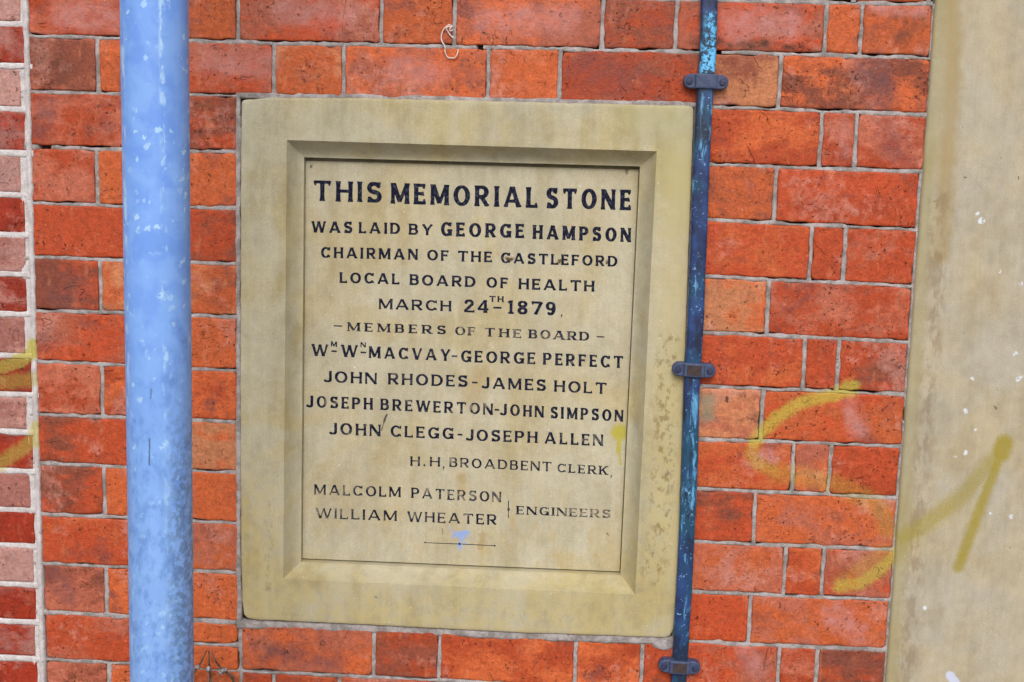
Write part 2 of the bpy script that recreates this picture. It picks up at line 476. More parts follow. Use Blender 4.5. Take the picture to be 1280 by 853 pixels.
def mat_pilaster(org):
    n = NT('smooth_sandstone', 0.85, 0.2)
    c, h, s3 = stone_base(n, (0.485, 0.45, 0.37), (0.45, 0.395, 0.28), (0.43, 0.405, 0.34), 0.7)
    f = n.flat(0.02, 50)
    sv = n.noise(n.vmath('MULTIPLY', n.co, (1, 1, 0.12)), 30, 4, 0.6)
    edge = n.stroke(pxs([(1172, -200), (1170, 0), (1155, 213), (1134, 500), (1108, 853), (1100, 1000)], 0, org), 0.008, 0.030, 0.55, f)
    c = n.mix(n.math('MULTIPLY', edge, n.lin(sv, 0.3, 0.6, 0.6, 1)), c, (0.33, 0.29, 0.13))
    up_ = n.stroke(pxs([(1191, -120), (1190, 80), (1181, 240), (1174, 320)], 0, org), 0.003, 0.022, 0.6, f)
    c = n.mix(up_, c, (0.34, 0.25, 0.10))
    sp = n.step(n.noise(n.vmath('MULTIPLY', n.co, (1, 1, 0.4)), 85, 5, 0.65), 0.42, 0.62)
    m = n.stroke(pxs([(1174, 250), (1168, 370), (1156, 520), (1146, 640), (1139, 740), (1132, 853), (1128, 950)], 0, org), 0.004, 0.026, 0.46, f)
    c = n.mix(n.math('MULTIPLY', sp, m), c, (0.20, 0.13, 0.07))
    # white flecks
    fl = n.mx(*[n.stroke(pxs([q], 0, org), r0 * .6, r0 * .6 + 0.0026, 0.95, f) for q, r0 in
               (((1220, 267), .0035), ((1228, 276), .005), ((1248, 341), .003), ((1276, 354), .003), ((1214, 474), .004), ((1205, 513), .0035), ((1205, 565), .0035),
                ((1193, 571), .002), ((1273, 473), .005), ((1157, 758), .004), ((1268, 442), .003), ((1262, 645), .003), ((1238, 640), .002), ((1220, 538), .0018))])
    c = n.mix(n.math('MULTIPLY', fl, n.step(n.noise(n.co, 200, 2), 0.35, 0.5)), c, (0.66, 0.72, 0.82))
    bs = n.stroke(pxs([(1187, 843), (1193, 852), (1197, 862)], 0, org), 0.005, 0.009, 0.95, n.flat(0.004, 80))
    c = n.mix(bs, c, (0.55, 0.60, 0.78))
    rnd = n.step(n.noise(n.co, 150, 2), 0.755, 0.78)
    c = n.mix(n.math('MULTIPLY', rnd, 0.5), c, (0.66, 0.66, 0.62))
    pk = n.step(n.noise(n.vmath('ADD', n.co, (3, 1, 4)), 95, 2), 0.755, 0.775)
    c = n.mix(n.math('MULTIPLY', pk, 0.7), c, (0.10, 0.08, 0.04))
    # yellow spray
    g = n.flat(0.005, 120)
    a = n.stroke(pxs([(1253, 553), (1240, 592), (1222, 640), (1197, 708)], 0, org), 0.003, 0.014, 0.86, g)
    a2 = n.stroke(pxs([(1254, 554), (1250, 566)], 0, org), 0.008, 0.021, 0.92, g)
    b = n.stroke(pxs([(1248, 566), (1204, 617), (1155, 656), (1128, 672)], 0, org), 0.004, 0.023, 0.62, g)
    d = n.stroke(pxs([(1150, 660), (1128, 676), (1108, 700)], 0, org), 0.006, 0.03, 0.3, g)
    spr = n.mx(a, a2, b, d)
    gs = n.math('MULTIPLY', n.math('SUBTRACT', n.noise(n.co, 420, 2, 0.6), 0.5), n.math('MULTIPLY', spr, n.math('SUBTRACT', 1.0, spr)))
    spr = n.math('ADD', spr, n.math('MULTIPLY', gs, 5.0), clamp=True)
    spr = n.math('MULTIPLY', spr, n.lin(s3, 0.3, 0.6, 0.82, 1))
    c = n.mix(spr, c, (0.31, 0.25, 0.026))
    return n.done(c, n.bump(h, 0.4, 0.0014))


def mat_letters(name='letter_paint', wear=0.66):
    n = NT(name, 0.8, 0.06)
    a = n.noise(n.co, 70, 4, 0.65)
    b = n.noise(n.co, 16, 3, 0.6)
    w = n.step(n.math('ADD', n.math('MULTIPLY', a, 0.6), n.math('MULTIPLY', b, 0.4)), wear - 0.10, wear + 0.10)
    ink = n.mix(n.step(n.noise(n.co, 190, 3, 0.6), 0.48, 0.68), (0.010, 0.012, 0.028), (0.055, 0.062, 0.10))
    c = n.mix(w, ink, (0.30, 0.27, 0.21))
    return n.done(c, n.bump(a, 0.3, 0.001))


def mat_pole(org):
    n = NT('galvanised_steel', 0.5, 0.45)
    n.b.inputs['Metallic'].default_value = 0.0
    a = n.noise(n.co, 28, 4, 0.6, 0.4)
    b = n.noise(n.co, 120, 4, 0.65)
    g = n.noise(n.vmath('MULTIPLY', n.co, (1, 1, 0.15)), 45, 3, 0.6)
    c = n.mix(n.step(a, 0.35, 0.65), (0.15, 0.32, 0.82), (0.21, 0.41, 0.88))
    # lower part is duller and more mottled
    sep = n.t.nodes.new('ShaderNodeSeparateXYZ')
    n.put(sep.inputs[0], n.co)
    lowz = n.step(n.math('ADD', sep.outputs[2], n.math('MULTIPLY', n.math('SUBTRACT', a, 0.5), 0.5)), 0.95, 1.35, 1.0, 0.0)
    mot = n.step(n.noise(n.vmath('MULTIPLY', n.co, (1, 1, 0.6)), 75, 5, 0.7), 0.44, 0.62)
    c = n.mix(n.math('MULTIPLY', lowz, 0.55), c, n.mix(mot, (0.25, 0.44, 0.80), (0.12, 0.25, 0.54)))
    rs = n.math('MULTIPLY', n.step(sep.outputs[0], 0.012, 0.034), n.math('MULTIPLY', lowz, n.step(b, 0.42, 0.56)))
    c = n.mix(n.math('MULTIPLY', rs, 0.6), c, (0.07, 0.12, 0.22))
    # pale flakes of zinc, and rows of them rubbed along two lines
    vor = n.t.nodes.new('ShaderNodeTexVoronoi')
    n.put(vor.inputs['Vector'], n.vmath('ADD', n.co, n.vmath('SCALE', (1, 1, 1), scale=n.math('MULTIPLY', b, 0.02))))
    vor.inputs['Scale'].default_value = 80
    vor.inputs['Randomness'].default_value = 1
    cell = n.t.nodes.new('ShaderNodeSeparateColor')
    n.put(cell.inputs[0], vor.outputs['Color'])
    flk = n.math('MULTIPLY', n.step(cell.outputs[0], 0.80, 0.82), n.step(vor.outputs['Distance'], 0.24, 0.36, 1, 0))
    flk = n.math('MULTIPLY', flk, n.lin(lowz, 0, 1, 1.0, 0.5))
    c = n.mix(n.math('MULTIPLY', flk, n.lin(cell.outputs[1], 0, 1, 0.3, 0.95)), c, (0.42, 0.66, 0.92))
    fine = n.math('MULTIPLY', n.step(n.noise(n.vmath('MULTIPLY', n.co, (1, 1, 0.6)), 130, 4, 0.65), 0.60, 0.67), n.step(n.noise(n.co, 17, 3), 0.42, 0.6))
    c = n.mix(n.math('MULTIPLY', fine, 0.6), c, (0.40, 0.62, 0.92))
    ln = n.mx(n.step(n.math('ABSOLUTE', n.math('ADD', sep.outputs[0], 0.0315)), 0.002, 0.006, 1, 0),
              n.step(n.math('ABSOLUTE', n.math('SUBTRACT', sep.outputs[0], 0.0195)), 0.001, 0.005, 1, 0))
    ln = n.math('MULTIPLY', ln, n.math('MULTIPLY', n.step(n.noise(n.vmath('MULTIPLY', n.co, (1, 1, 0.4)), 90, 4, 0.6), 0.5, 0.62), n.lin(lowz, 0, 1, 0.9, 0.25)))
    c = n.mix(ln, c, (0.42, 0.66, 0.94))
    # dark scratches
    f = n.flat(0.002, 200)
    yq = -0.56
    k = n.mx(n.stroke(pxs([(187, 549), (186.5, 582)], yq, org), 0.0003, 0.0014, 0.75, f), n.stroke(pxs([(189, 487), (188, 498)], yq, org), 0.0004, 0.002, 0.45, f))
    c = n.mix(k, c, (0.03, 0.05, 0.08))
    c = n.mix(1.0, c, n.mix(g, (0.9, 0.9, 0.9), (1.1, 1.1, 1.1)), 'MULTIPLY')
    return n.done(c, n.bump(n.math('ADD', a, n.math('MULTIPLY', b, 0.4)), 0.25, 0.0015), n.lin(b, 0.3, 0.7, 0.38, 0.6))


def mat_tape():
    n = NT('painted_copper', 0.42, 0.5)
    v = n.vmath('MULTIPLY', n.co, (1, 1, 0.22))
    a = n.noise(v, 110, 5, 0.65, 0.5)
    b = n.noise(n.co, 5.5, 3, 0.6)
    c = n.mix(n.step(n.noise(n.co, 45, 4), 0.35, 0.65), (0.009, 0.024, 0.10), (0.018, 0.060, 0.20))
    c = n.mix(n.step(b, 0.46, 0.56), c, (0.009, 0.060, 0.13))
    pale = n.step(n.math('ADD', n.math('MULTIPLY', a, 0.62), n.math('MULTIPLY', b, 0.38)), 0.54, 0.62)
    c = n.mix(pale, c, n.mix(n.noise(n.co, 60, 3), (0.04, 0.21, 0.48), (0.18, 0.47, 0.76)))
    sp = n.step(n.noise(n.co, 210, 3), 0.64, 0.70)
    c = n.mix(n.math('MULTIPLY', sp, 0.8), c, (0.25, 0.50, 0.85))
    blk = n.step(n.noise(n.vmath('MULTIPLY', n.co, (1, 1, 0.35)), 34, 5, 0.68), 0.53, 0.62)
    c = n.mix(n.math('MULTIPLY', blk, 0.8), c, (0.008, 0.012, 0.035))
    f = n.flat(0.006, 160)
    bare = n.math('MULTIPLY', n.stroke(pxs([(885, 60), (884, 88)]), 0.006, 0.018, 1.0, f), n.step(n.noise(n.co, 95, 5, 0.7), 0.46, 0.54))
    bare2 = n.math('MULTIPLY', n.stroke(pxs([(888, 22), (887, 45)]), 0.002, 0.014, 0.9, f), n.step(n.noise(n.co, 95, 5, 0.7), 0.46, 0.54))
    c = n.mix(n.mx(bare, bare2), c, (0.12, 0.52, 0.95))
    low = n.math('MULTIPLY', n.stroke(pxs([(866, 490), (863, 600)]), 0.001, 0.011, 0.6, f), n.step(a, 0.48, 0.60))
    c = n.mix(low, c, (0.14, 0.50, 0.85))
    return n.done(c, n.bump(a, 0.5, 0.0015))


def mat_plain(name, c0, c1, sc=60, rough=0.6, spec=0.3):
    n = NT(name, rough, spec)
    a = n.noise(n.co, sc, 4, 0.6)
    return n.done(n.mix(n.step(a, 0.35, 0.65), c0, c1), n.bump(a, 0.4, 0.0012))


# ------------------------------------------------------------------ brickwork
TONE = {'O': (0.52, 0.115, 0.036), 'R': (0.43, 0.068, 0.022), 'P': (0.43, 0.125, 0.075), 'D': (0.24, 0.066, 0.038), 'L': (0.52, 0.21, 0.10),
        'X': (0.30, 0.030, 0.012), 'Y': (0.42, 0.24, 0.22), 'Z': (0.36, 0.15, 0.13)}


def brick(mb, bl, br, tr, tl, code, y0=0.0, fine=True, mi=0, round_=0.0055, jit=0.0024):
    """one brick: rounded, chipped front face with returns; the corners are (x, z)"""
    sdv = rng.random() * 10
    Wd = br[0] - bl[0]
    Hd = tl[1] - bl[1]
    st = 0.009 if fine else 0.03

    def params(L):
        e = [0, 0.0008, 0.0022, 0.0045, 0.008] if fine else [0, 0.0015, 0.005]
        e = [a for a in e if a < L / 2 - 0.001]
        k = max(2, int((L - 2 * e[-1]) / st))
        mid = [e[-1] + (L - 2 * e[-1]) * i / k for i in range(1, k)]
        return [a / L for a in e + mid] + [1 - a / L for a in e[::-1]]
    us, vs = params(Wd), params(Hd)
    nu, nv = len(us), len(vs)
    rc, re = round_ * 0.8, 0.0023
    tilt = (rng.uniform(-1, 1) * 0.0009, rng.uniform(-1, 1) * 0.0009)
    V = []
    for v in vs:
        for u in us:
            x = (bl[0] * (1 - u) + br[0] * u) * (1 - v) + (tl[0] * (1 - u) + tr[0] * u) * v
            z = (bl[1] * (1 - u) + br[1] * u) * (1 - v) + (tl[1] * (1 - u) + tr[1] * u) * v
            eu, ev = min(u, 1 - u) * Wd, min(v, 1 - v) * Hd
            e = min(eu, ev)
            if eu < rc and ev < rc:
                dx, dz = rc - eu, rc - ev
                L = math.hypot(dx, dz)
                e = rc - L
                if e < 0:
                    k = rc / L
                    x += (dx - dx * k) * (1 if u < .5 else -1)
                    z += (dz - dz * k) * (1 if v < .5 else -1)
                    e = 0
            fall = math.exp(-e / 0.007)
            x += (nz(x * 55, z * 55, sdv) + 0.5 * nz(x * 150, z * 150, sdv)) * jit * fall
            z += (nz(x * 55 + 9, z * 55, sdv + 4) + 0.5 * nz(x * 150, z * 150 + 5, sdv)) * jit * fall
            drop = re - math.sqrt(max(re * re - max(re - e, 0) ** 2, 0))
            y = y0 + drop + nz(x * 16, z * 16, sdv) * 0.0008 + (u - .5) * tilt[0] + (v - .5) * tilt[1]
            if fine:
                ch = nz(x * 38, z * 38, sdv + 20) + 0.5 * nz(x * 95, z * 95, sdv + 20)
                if ch > 0.42 and e < 0.012:
                    y += min((ch - 0.42) * 0.014, 0.0045) * (1 - e / 0.012)
            V.append((x, y, z))
    F = grid_faces(nu, nv)
    ring = [i for i in range(nu)] + [j * nu + nu - 1 for j in range(1, nv)] + [(nv - 1) * nu + i for i in range(nu - 2, -1, -1)] + [j * nu for j in range(nv - 2, 0, -1)]
    b = len(V)
    V += [(V[i][0], y0 + 0.016, V[i][2]) for i in ring]
    k = len(ring)
    F += [(ring[i], b + i, b + (i + 1) % k, ring[(i + 1) % k]) for i in range(k)]
    t1 = TONE[code[0]]
    t2 = TONE[code[-1]]
    j1 = 1 + rng.uniform(-0.16, 0.14)
    t1 = tuple(c * j1 for c in t1)
    t2 = tuple(c * (2 - j1) for c in t2)
    mb.add(V, F, mi, t1, t2, sdv)


HOLES = [(P(55, 186), 0.011, 0.006), (P(869, 57), 0.009, 0.007), (P(898, 62), 0.006, 0.006), (P(600, 60), 0.004, 0.004), (P(1131, 519), 0.004, 0.010)]


def ribbon(mb, pts, up_h, dn_h, horiz, mi, y0=0.0016, step=0.004, gap=0.0042, seed=0.0):
    """a bead of mortar along a joint, shy of the brick above it here and there"""
    d, out = 0.0, []
    for (a, b) in zip(pts[:-1], pts[1:]):
        L = math.hypot(b[0] - a[0], b[1] - a[1])
        k = max(1, int(L / step))
        out += [(a[0] + (b[0] - a[0]) * i / k, a[1] + (b[1] - a[1]) * i / k) for i in range(k)]
    out.append(pts[-1])
    V = []
    for x, z in out:
        n1 = nz(x * 26, z * 26, 3.3 + seed) + 0.6 * nz(x * 80, z * 80, 9.1 + seed)
        n2 = nz(x * 30, z * 30, 13.3 + seed) + 0.6 * nz(x * 90, z * 90, 19.1 + seed)
        n3 = nz(x * 20, z * 20, 33.3) + 0.5 * nz(x * 110, z * 110, 43.3)
        u_ = up_h + 0.0008 - max(0.0, n1 + 0.22) * gap
        d_ = dn_h + 0.0014 + n2 * 0.0022
        y = y0 - 0.0004 + n3 * 0.0016
        for (hx, hz), ha, hb in HOLES:
            q = ((x - hx) / ha) ** 2 + ((z - hz) / hb) ** 2
            if q < 1:
                y += 0.011 * min(1, (1 - q) * 3)
        prof = ((u_, y + 0.009), (u_ - 0.0002, y + 0.0012), (u_ * 0.55, y - 0.0001), (-d_ * 0.5, y), (-d_ + 0.0002, y + 0.0008), (-d_, y + 0.009))
        for off, yy in prof:
            V.append((x, yy, z + off) if horiz else (x - off, yy, z))
    m = len(prof)
    def gone(x, z):
        return any(((x - hx) / ha) ** 2 + ((z - hz) / hb) ** 2 < 0.75 for (hx, hz), ha, hb in HOLES)
    F = [(i * m + j, i * m + j + 1, (i + 1) * m + j + 1, (i + 1) * m + j) for i in range(len(out) - 1) for j in range(m - 1) if not gone(*out[i])]
    if horiz:
        F = [f[::-1] for f in F]
    mb.add(V, F, mi)


XN = [50, 155, 265, 885, 1000, 1140]
LINES = {-1: [-24, -20, -16, 0, 2.5, 4.5], 0: [45, 48, 51.5, 65, 67.5, 72], 1: [115, 117.5, 118.5, 133, 137.5, 143], 2: [184, 187, 189, 205, 209.5, 214.5],
         3: [254, 258, 259.5, 275, 280, 287], 4: [321.5, 326, 329, 345.5, 351, 358], 5: [388.5, 391, 395.5, 416, 421, 428], 6: [452, 456.5, 462.5, 483.5, 487.5, 493.5],
         7: [518.5, 522, 526.5, 549.5, 553, 559], 8: [579, 584, 590, 611.5, 617, 624], 9: [643, 647, 653, 678, 683, 688], 10: [704.5, 709, 715, 740.5, 746, 751],
         11: [765, 770.5, 777, 803, 809, 814], 12: [824, 830, 837, 867, 873, 878]}


def yl(k, x):
    ys = LINES[k]
    if x <= XN[0]:
        return ys[0] + (ys[1] - ys[0]) / (XN[1] - XN[0]) * (x - XN[0])
    for i in range(len(XN) - 1):
        if x <= XN[i + 1] or i == len(XN) - 2:
            return ys[i] + (ys[i + 1] - ys[i]) * (x - XN[i]) / (XN[i + 1] - XN[i])


# joints (photo x at mid height of the course) and brick tones, course by course
ROWS = {
    -1: [([34, 215, 297, 476.5, 568, 753, 845, 1032, 1076.5, 1166], 'PR OD PR OD PO DR PR OO OD')],
    0: [([35, 121.5, 164, 342, 429.5, 610, 699.5, 881, 975, 1163], 'DP OO PR OL OP OO RD LD OD')],
    1: [([36, 215, 298], 'RP DR'), ([872, 1026, 1069.5, 1158], 'RO RP PR')],
    2: [([38, 121, 298], 'PR OO'), ([872, 969, 1149], 'OD RR')],
    3: [([40, 216, 298], 'RR RD'), ([869, 1013.5, 1055.5, 1145], 'RO RR RP')],
    4: [([42, 125, 298], 'DR OL'), ([866, 959.5, 1140], 'LO RP')],
    5: [([43, 217, 298], 'RP OO'), ([863, 1005, 1047.5, 1135], 'RO RR RD')],
    6: [([45, 127.5, 298], 'PR RO'), ([860, 952, 1131], 'LP OR')],
    7: [([47, 217, 298], 'RD LO'), ([858, 991, 1037, 1125], 'OR OP RR')],
    8: [([49, 130, 299], 'RD OO'), ([856, 943, 1120], 'RD OP')],
    9: [([51, 218, 299], 'RO PO'), ([853, 981, 1028.5, 1117], 'OP RO PR')],
    10: [([54, 132.5, 299.5], 'PD OO'), ([850, 937, 1111], 'RR OP')],
    11: [([56, 218], 'RP'), ([300, 467, 549, 719, 802, 851, 973, 1020, 1107], 'PO DR RO OR RD RP RP DR')],
    12: [([58, 136, 301, 342, 424, 601, 692, 868, 940, 1104], 'PD OO RD RO RP OO RD RP OO')],
}
HJ = 2.4    # half a joint, photo pixels
mb = MB()
m_brick = mat_brick('orange_red_brick', wall_strokes)
m_mortar = mat_mortar('lime_mortar', (0.23, 0.21, 0.205), (0.44, 0.41, 0.42), wall_strokes)
m_core = mat_plain('dark_joint_bed', (0.022, 0.018, 0.016), (0.05, 0.04, 0.035), 80, 0.95, 0.1)
HJM = HJ * MM
xedge_pil = P(1134, 470)[0]
xl_wall = P(47, 470)[0]

PIL_X0 = xedge_pil
for k, segs in ROWS.items():
    for xs, codes in segs:
        for i, cd in enumerate(codes.split()):
            xa, xb = xs[i], xs[i + 1]
            ya, yb = (yl(k, xa) + yl(k + 1, xa)) / 2 if k < 12 else yl(12, xa) + 32, 0
            yb = (yl(k, xb) + yl(k + 1, xb)) / 2 if k < 12 else yl(12, xb) + 32
            wa, wb = P(xa, ya)[0] + HJM, P(xb, yb)[0] - HJM
            if i == 0 and xs[0] < 100:
                wa = P(xa, ya)[0] + 0.002
            if k < 12:
                zt = [P(x, yl(k, x))[1] - HJM for x in (xa, xb)]
                zb = [P(x, yl(k + 1, x))[1] + HJM for x in (xa, xb)]
            else:
                zt = [P(x, yl(k, x))[1] - HJM for x in (xa, xb)]
                zb = [z - 0.078 for z in zt]
            brick(mb, (wa, zb[0]), (wb, zb[1]), (wb, zt[1]), (wa, zt[0]), cd, round_=rng.choice((0.003, 0.004, 0.006, 0.008)))
            # upright joint on the right of this brick
            if not (i == len(codes.split()) - 1 and xs[-1] in (298, 299, 299.5, 218)):
                xj = P(xb, yb)[0]
                ribbon(mb, [(xj, zb[1] - HJM), (xj, zt[1] + HJM)], HJM, HJM, False, 1, seed=xb, gap=0.0016)
# the two thin bricks left of the stone's foot
for (y0_, y1_) in ((779.5, 803.5), (808, 836)):
    a, b = P(221, y0_)[0], P(297, y0_)[0]
    zt, zb = P(260, y0_)[1], P(260, y1_)[1]
    sl = (P(297, yl(11, 297))[1] - P(221, yl(11, 221))[1]) * 0.5
    brick(mb, (a, zb - sl), (b, zb + sl), (b, zt + sl), (a, zt - sl), 'OO', round_=0.010 if y0_ < 790 else 0.004)
ribbon(mb, [P(218, 805), P(300, 806.5)], 0.0030, 0.0030, True, 1)
ribbon(mb, [P(300, 840), P(300, 774)], HJM, HJM, False, 1)
ribbon(mb, [P(218, 836), P(218, 770)], HJM, HJM, False, 1)
# bed joints
for k in range(-1, 13):
    if 2 <= k <= 10:
        parts = [(30, 299), (852, 1166)]
    elif k == 1:
        parts = [(30, 1166)]
    else:
        parts = [(30, 1166)]
    for xa, xb in parts:
        xs = [xa] + [x for x in (100, 155, 210, 265, 420, 575, 730, 885, 940, 1000, 1070, 1140) if xa < x < xb] + [xb]
        thick = HJM
        ribbon(mb, [P(x, yl(k, x)) for x in xs], thick + (0.002 if k == 11 else 0), thick + (0.001 if k == 11 else 0), True, 1, seed=k * 3.1)
# joints round the memorial stone
st_l = P(299.2, 450)[0]
ribbon(mb, [P(299, 782), P(298.0, 450), P(298.0, 116)], 0.0046, 0.0026, False, 1, gap=0.002, y0=0.0002)
ribbon(mb, [P(846, 805), P(862, 450), P(874, 128)], 0.007, 0.007, False, 1, gap=0.001)
ribbon(mb, [P(296, 119.5), P(420, 121), P(640, 125.5), P(870, 131)], 0.0052, 0.0034, True, 1, gap=0.0016, y0=0.0004)
ribbon(mb, [P(296, 780), P(460, 786), P(640, 794.5), P(846, 801.5)], 0.0058, 0.0058, True, 1, gap=0.0022, y0=0.0)
# mortar smear at the stone's lower right corner
V, F = [], []
cx, cz = P(829, 806)
for j in range(9):
    for i in range(15):
        u, v = i / 14 * 2 - 1, j / 8 * 2 - 1
        r = 1 + 0.35 * nz(math.atan2(v, u) * 2.2, 5.0, 1.0)
        h = max(0.0, 1 - (u * u + v * v) / r)
        V.append((cx + u * 0.022, 0.004 - 0.0062 * min(1, h * 2.2), cz + v * 0.011 + 0.0015 * nz(u * 3, v * 3, 4)))
F = grid_faces(15, 9)
mb.add(V, F, 1)
# the wall where the photograph does not reach: regular courses above, below and beyond the pilaster
ztop = max(P(50, yl(-1, 50))[1], P(1140, yl(-1, 1140))[1])
zbot = P(300, yl(12, 300))[1] - 0.078 - HJM
pil_w = 0.56
XR0, XR1 = xl_wall, xedge_pil


def regular(x0, x1, z0, z1, flip=0):
    nrow = max(1, round((z1 - z0) / 0.0853))
    ph = (z1 - z0) / nrow
    for r in range(nrow):
        za, zb_ = z0 + r * ph, z0 + (r + 1) * ph
        L = 0.224 if (r + flip) % 2 else 0.112
        off = 0 if (r + flip) % 2 else 0.056
        x = x0 - off
        while x < x1 - 0.01:
            a, b = max(x, x0), min(x + L, x1)
            if b - a > 0.03:
                brick(mb, (a + HJM, za + HJM), (b - HJM, za + HJM), (b - HJM, zb_ - HJM), (a + HJM, zb_ - HJM), rng.choice(['RO', 'OO', 'RP', 'PR', 'RR', 'OL', 'DR']), fine=False)
                ribbon(mb, [(b, za), (b, zb_)], HJM, HJM, False, 1, step=0.012)
            x += L
        ribbon(mb, [(x0, zb_), (x1, zb_)], HJM, HJM, True, 1, step=0.012)


WALL_H = 2.55
regular(XR0, XR1, P(640, yl(-1, 640))[1] + 0.001, WALL_H)
regular(XR0, XR1, 0.0, zbot, 1)
regular(XR1 + pil_w, XR1 + pil_w + 1.0, 0.0, WALL_H)
# dark bed behind everything
for (xa, xb) in ((XR0 - 0.03, XR1 + pil_w + 1.0),):
    mb.add([(xa, 0.0125, 0), (xb, 0.0125, 0), (xb, 0.0125, WALL_H), (xa, 0.0125, WALL_H)], [(0, 1, 2, 3)], 2)
    # thickness and top
    mb.add([(xa, 0.33, 0), (xb, 0.33, 0), (xb, 0.33, WALL_H), (xa, 0.33, WALL_H), (xa, 0.0125, WALL_H), (xb, 0.0125, WALL_H), (xb, 0.0125, 0)],
           [(1, 0, 3, 2), (3, 4, 5, 2), (6, 1, 2, 5)], 1)
# the bed must stay open where the sunk panel of the stone sits: rebuild it as four strips round the stone
PX0, PX1 = P(310, 450)[0], P(850, 450)[0]
PZ0, PZ1 = P(580, 770)[1], P(580, 135)[1]
del mb.v[-11:], mb.tone[-11:], mb.tone2[-11:], mb.seed[-11:]
del mb.f[-4:], mb.mi[-4:]
xa, xb = XR0 - 0.03, XR1 + pil_w + 1.0
for q in (((xa, 0), (xb, PZ0)), ((xa, PZ1), (xb, WALL_H)), ((xa, PZ0), (PX0, PZ1)), ((PX1, PZ0), (xb, PZ1))):
    (a, b), (c, d) = q
    mb.add([(a, 0.0125, b), (c, 0.0125, b), (c, 0.0125, d), (a, 0.0125, d)], [(0, 1, 2, 3)], 2)
mb.add([(xa, 0.33, 0), (xb, 0.33, 0), (xb, 0.33, WALL_H), (xa, 0.33, WALL_H), (xa, 0.0125, WALL_H), (xb, 0.0125, WALL_H), (xb, 0.0125, 0)],
       [(1, 0, 3, 2), (3, 4, 5, 2), (6, 1, 2, 5)], 1)
wall = mb.build('brick_wall', [m_brick, m_mortar, m_core])
tag(wall, 'old orange-red brick wall with pale grey mortar and yellow spray scribble, around the carved stone', 'brick wall')

# ------------------------------------------------------------------ the neighbouring pier of dark red and washed-out bricks on the left
mb = MB()
m_pb = mat_brick('dark_red_brick', pier_strokes)
m_pm = mat_mortar('white_mortar', (0.50, 0.47, 0.48), (0.66, 0.64, 0.66), pier_strokes)
PL = [-24, 30, 82.5, 136.5, 191.5, 244, 294, 343, 393, 445, 493.5, 540, 589, 637.5, 682, 731, 777.5, 823, 869]
PC = ['YZ', 'XZ', 'YY', 'XZ', 'YZ', 'XX', 'YZ', 'XZ', 'ZY', 'XX', 'ZY', 'XX', 'ZZ', 'XX', 'YY', 'XX', 'ZX', 'XX']
REDGE = [25, 30.5, 26, 32, 26, 31, 32, 33, 31, 39, 33.5, 41, 38.5, 43, 42, 45, 44, 47]
zs = [P(20, y)[1] for y in PL]
ph = zs[0] - zs[1]
z = zs[0]
rows = [(zs[i], zs[i + 1], P(REDGE[i], (PL[i] + PL[i + 1]) / 2)[0], PC[i]) for i in range(len(PC))]
while z < WALL_H - 0.03:
    rows.insert(0, (min(z + 0.068, WALL_H), z, P(28, 20)[0] - rng.random() * .004, rng.choice(['XX', 'YZ'])))
    z += 0.068
z = zs[-1]
while z > 0.02:
    rows.append((z, max(z - 0.062, 0), P(46, 850)[0] - rng.random() * .004, rng.choice(['XX', 'YZ'])))
    z -= 0.062
PJ = 0.0043
pier_x0 = -2.1
for ri, (zt, zb, xr, cd) in enumerate(rows):
    x = xr
    infr = 0.75 < zb < 1.95
    L = 0.108 if cd[0] in 'XY' and ri % 2 else 0.215
    sl = 0.0030
    i = 0
    while x > pier_x0 + 0.05:
        a = max(x - L, pier_x0)
        brick(mb, (a, zb + PJ + sl * (i * 0)), (x, zb + PJ), (x, zt - PJ), (a, zt - PJ), cd if i == 0 else rng.choice(['XX', 'YZ', 'XZ']), y0=0.0, fine=infr and i == 0,
              round_=0.003, jit=0.0014)
        ribbon(mb, [(a - PJ, zb), (a - PJ, zt)], PJ, PJ, False, 1, y0=0.0006, step=0.01 if i else 0.004)
        x = a - 2 * PJ
        i += 1
    ribbon(mb, [(pier_x0, zb), (xr - 0.1, zb), (xr + 0.012, zb)], PJ, PJ, True, 1, y0=0.0004, gap=0.0012)
xf = [P(33, 0)[0], P(49, 853)[0]]
mb.add([(pier_x0, 0.0125, 0), (xl_wall, 0.0125, 0), (xl_wall, 0.0125, WALL_H), (pier_x0, 0.0125, WALL_H), (pier_x0, 0.33, 0), (pier_x0, 0.33, WALL_H), (xl_wall - 0.031, 0.33, 0), (xl_wall - 0.031, 0.33, WALL_H)],
       [(0, 1, 2, 3), (4, 0, 3, 5), (6, 4, 5, 7), (3, 2, 7, 5)], 1)
pier = mb.build('brick_pier', [m_pb, m_pm], org=(0, 0, 0))
tag(pier, 'dark red and washed-out pink brickwork with thick white mortar, beside the orange wall', 'brick pier')
# upright mortar fillet where the two walls meet
V, F = [], []
zz = [WALL_H * i / 620 for i in range(621)]
m = 9
for z in zz:
    xr = P(38 + 22 * ((CAMZ + 0.4 - z) / 1.05), 426)[0]
    xr = xl_wall + (0.0005 + 0.0018 * nz(z * 40, 1, 2) + 0.0012 * nz(z * 130, 7, 2))
    xle = xl_wall - 0.0225 + 0.0022 * nz(z * 14, 3, 8) + 0.0022 * nz(z * 60, 3, 8)
    w = xr - xle
    for t, y in ((0, 0.010), (0.02, 0.0012), (0.2, 0.0006), (0.42, 0.0018), (0.56, 0.0012), (0.66, -0.0022), (0.84, -0.0036), (0.97, -0.0012), (1.0, 0.010)):
        V.append((xle + w * t, y + 0.0007 * nz(z * 50, t * 4, 6), z))
F = [(i * m + j, i * m + j + 1, (i + 1) * m + j + 1, (i + 1) * m + j) for i in range(len(zz) - 1) for j in range(m - 1)]
link('mortar_fillet', mesh('mortar_fillet', V, F), m_pm, pier)

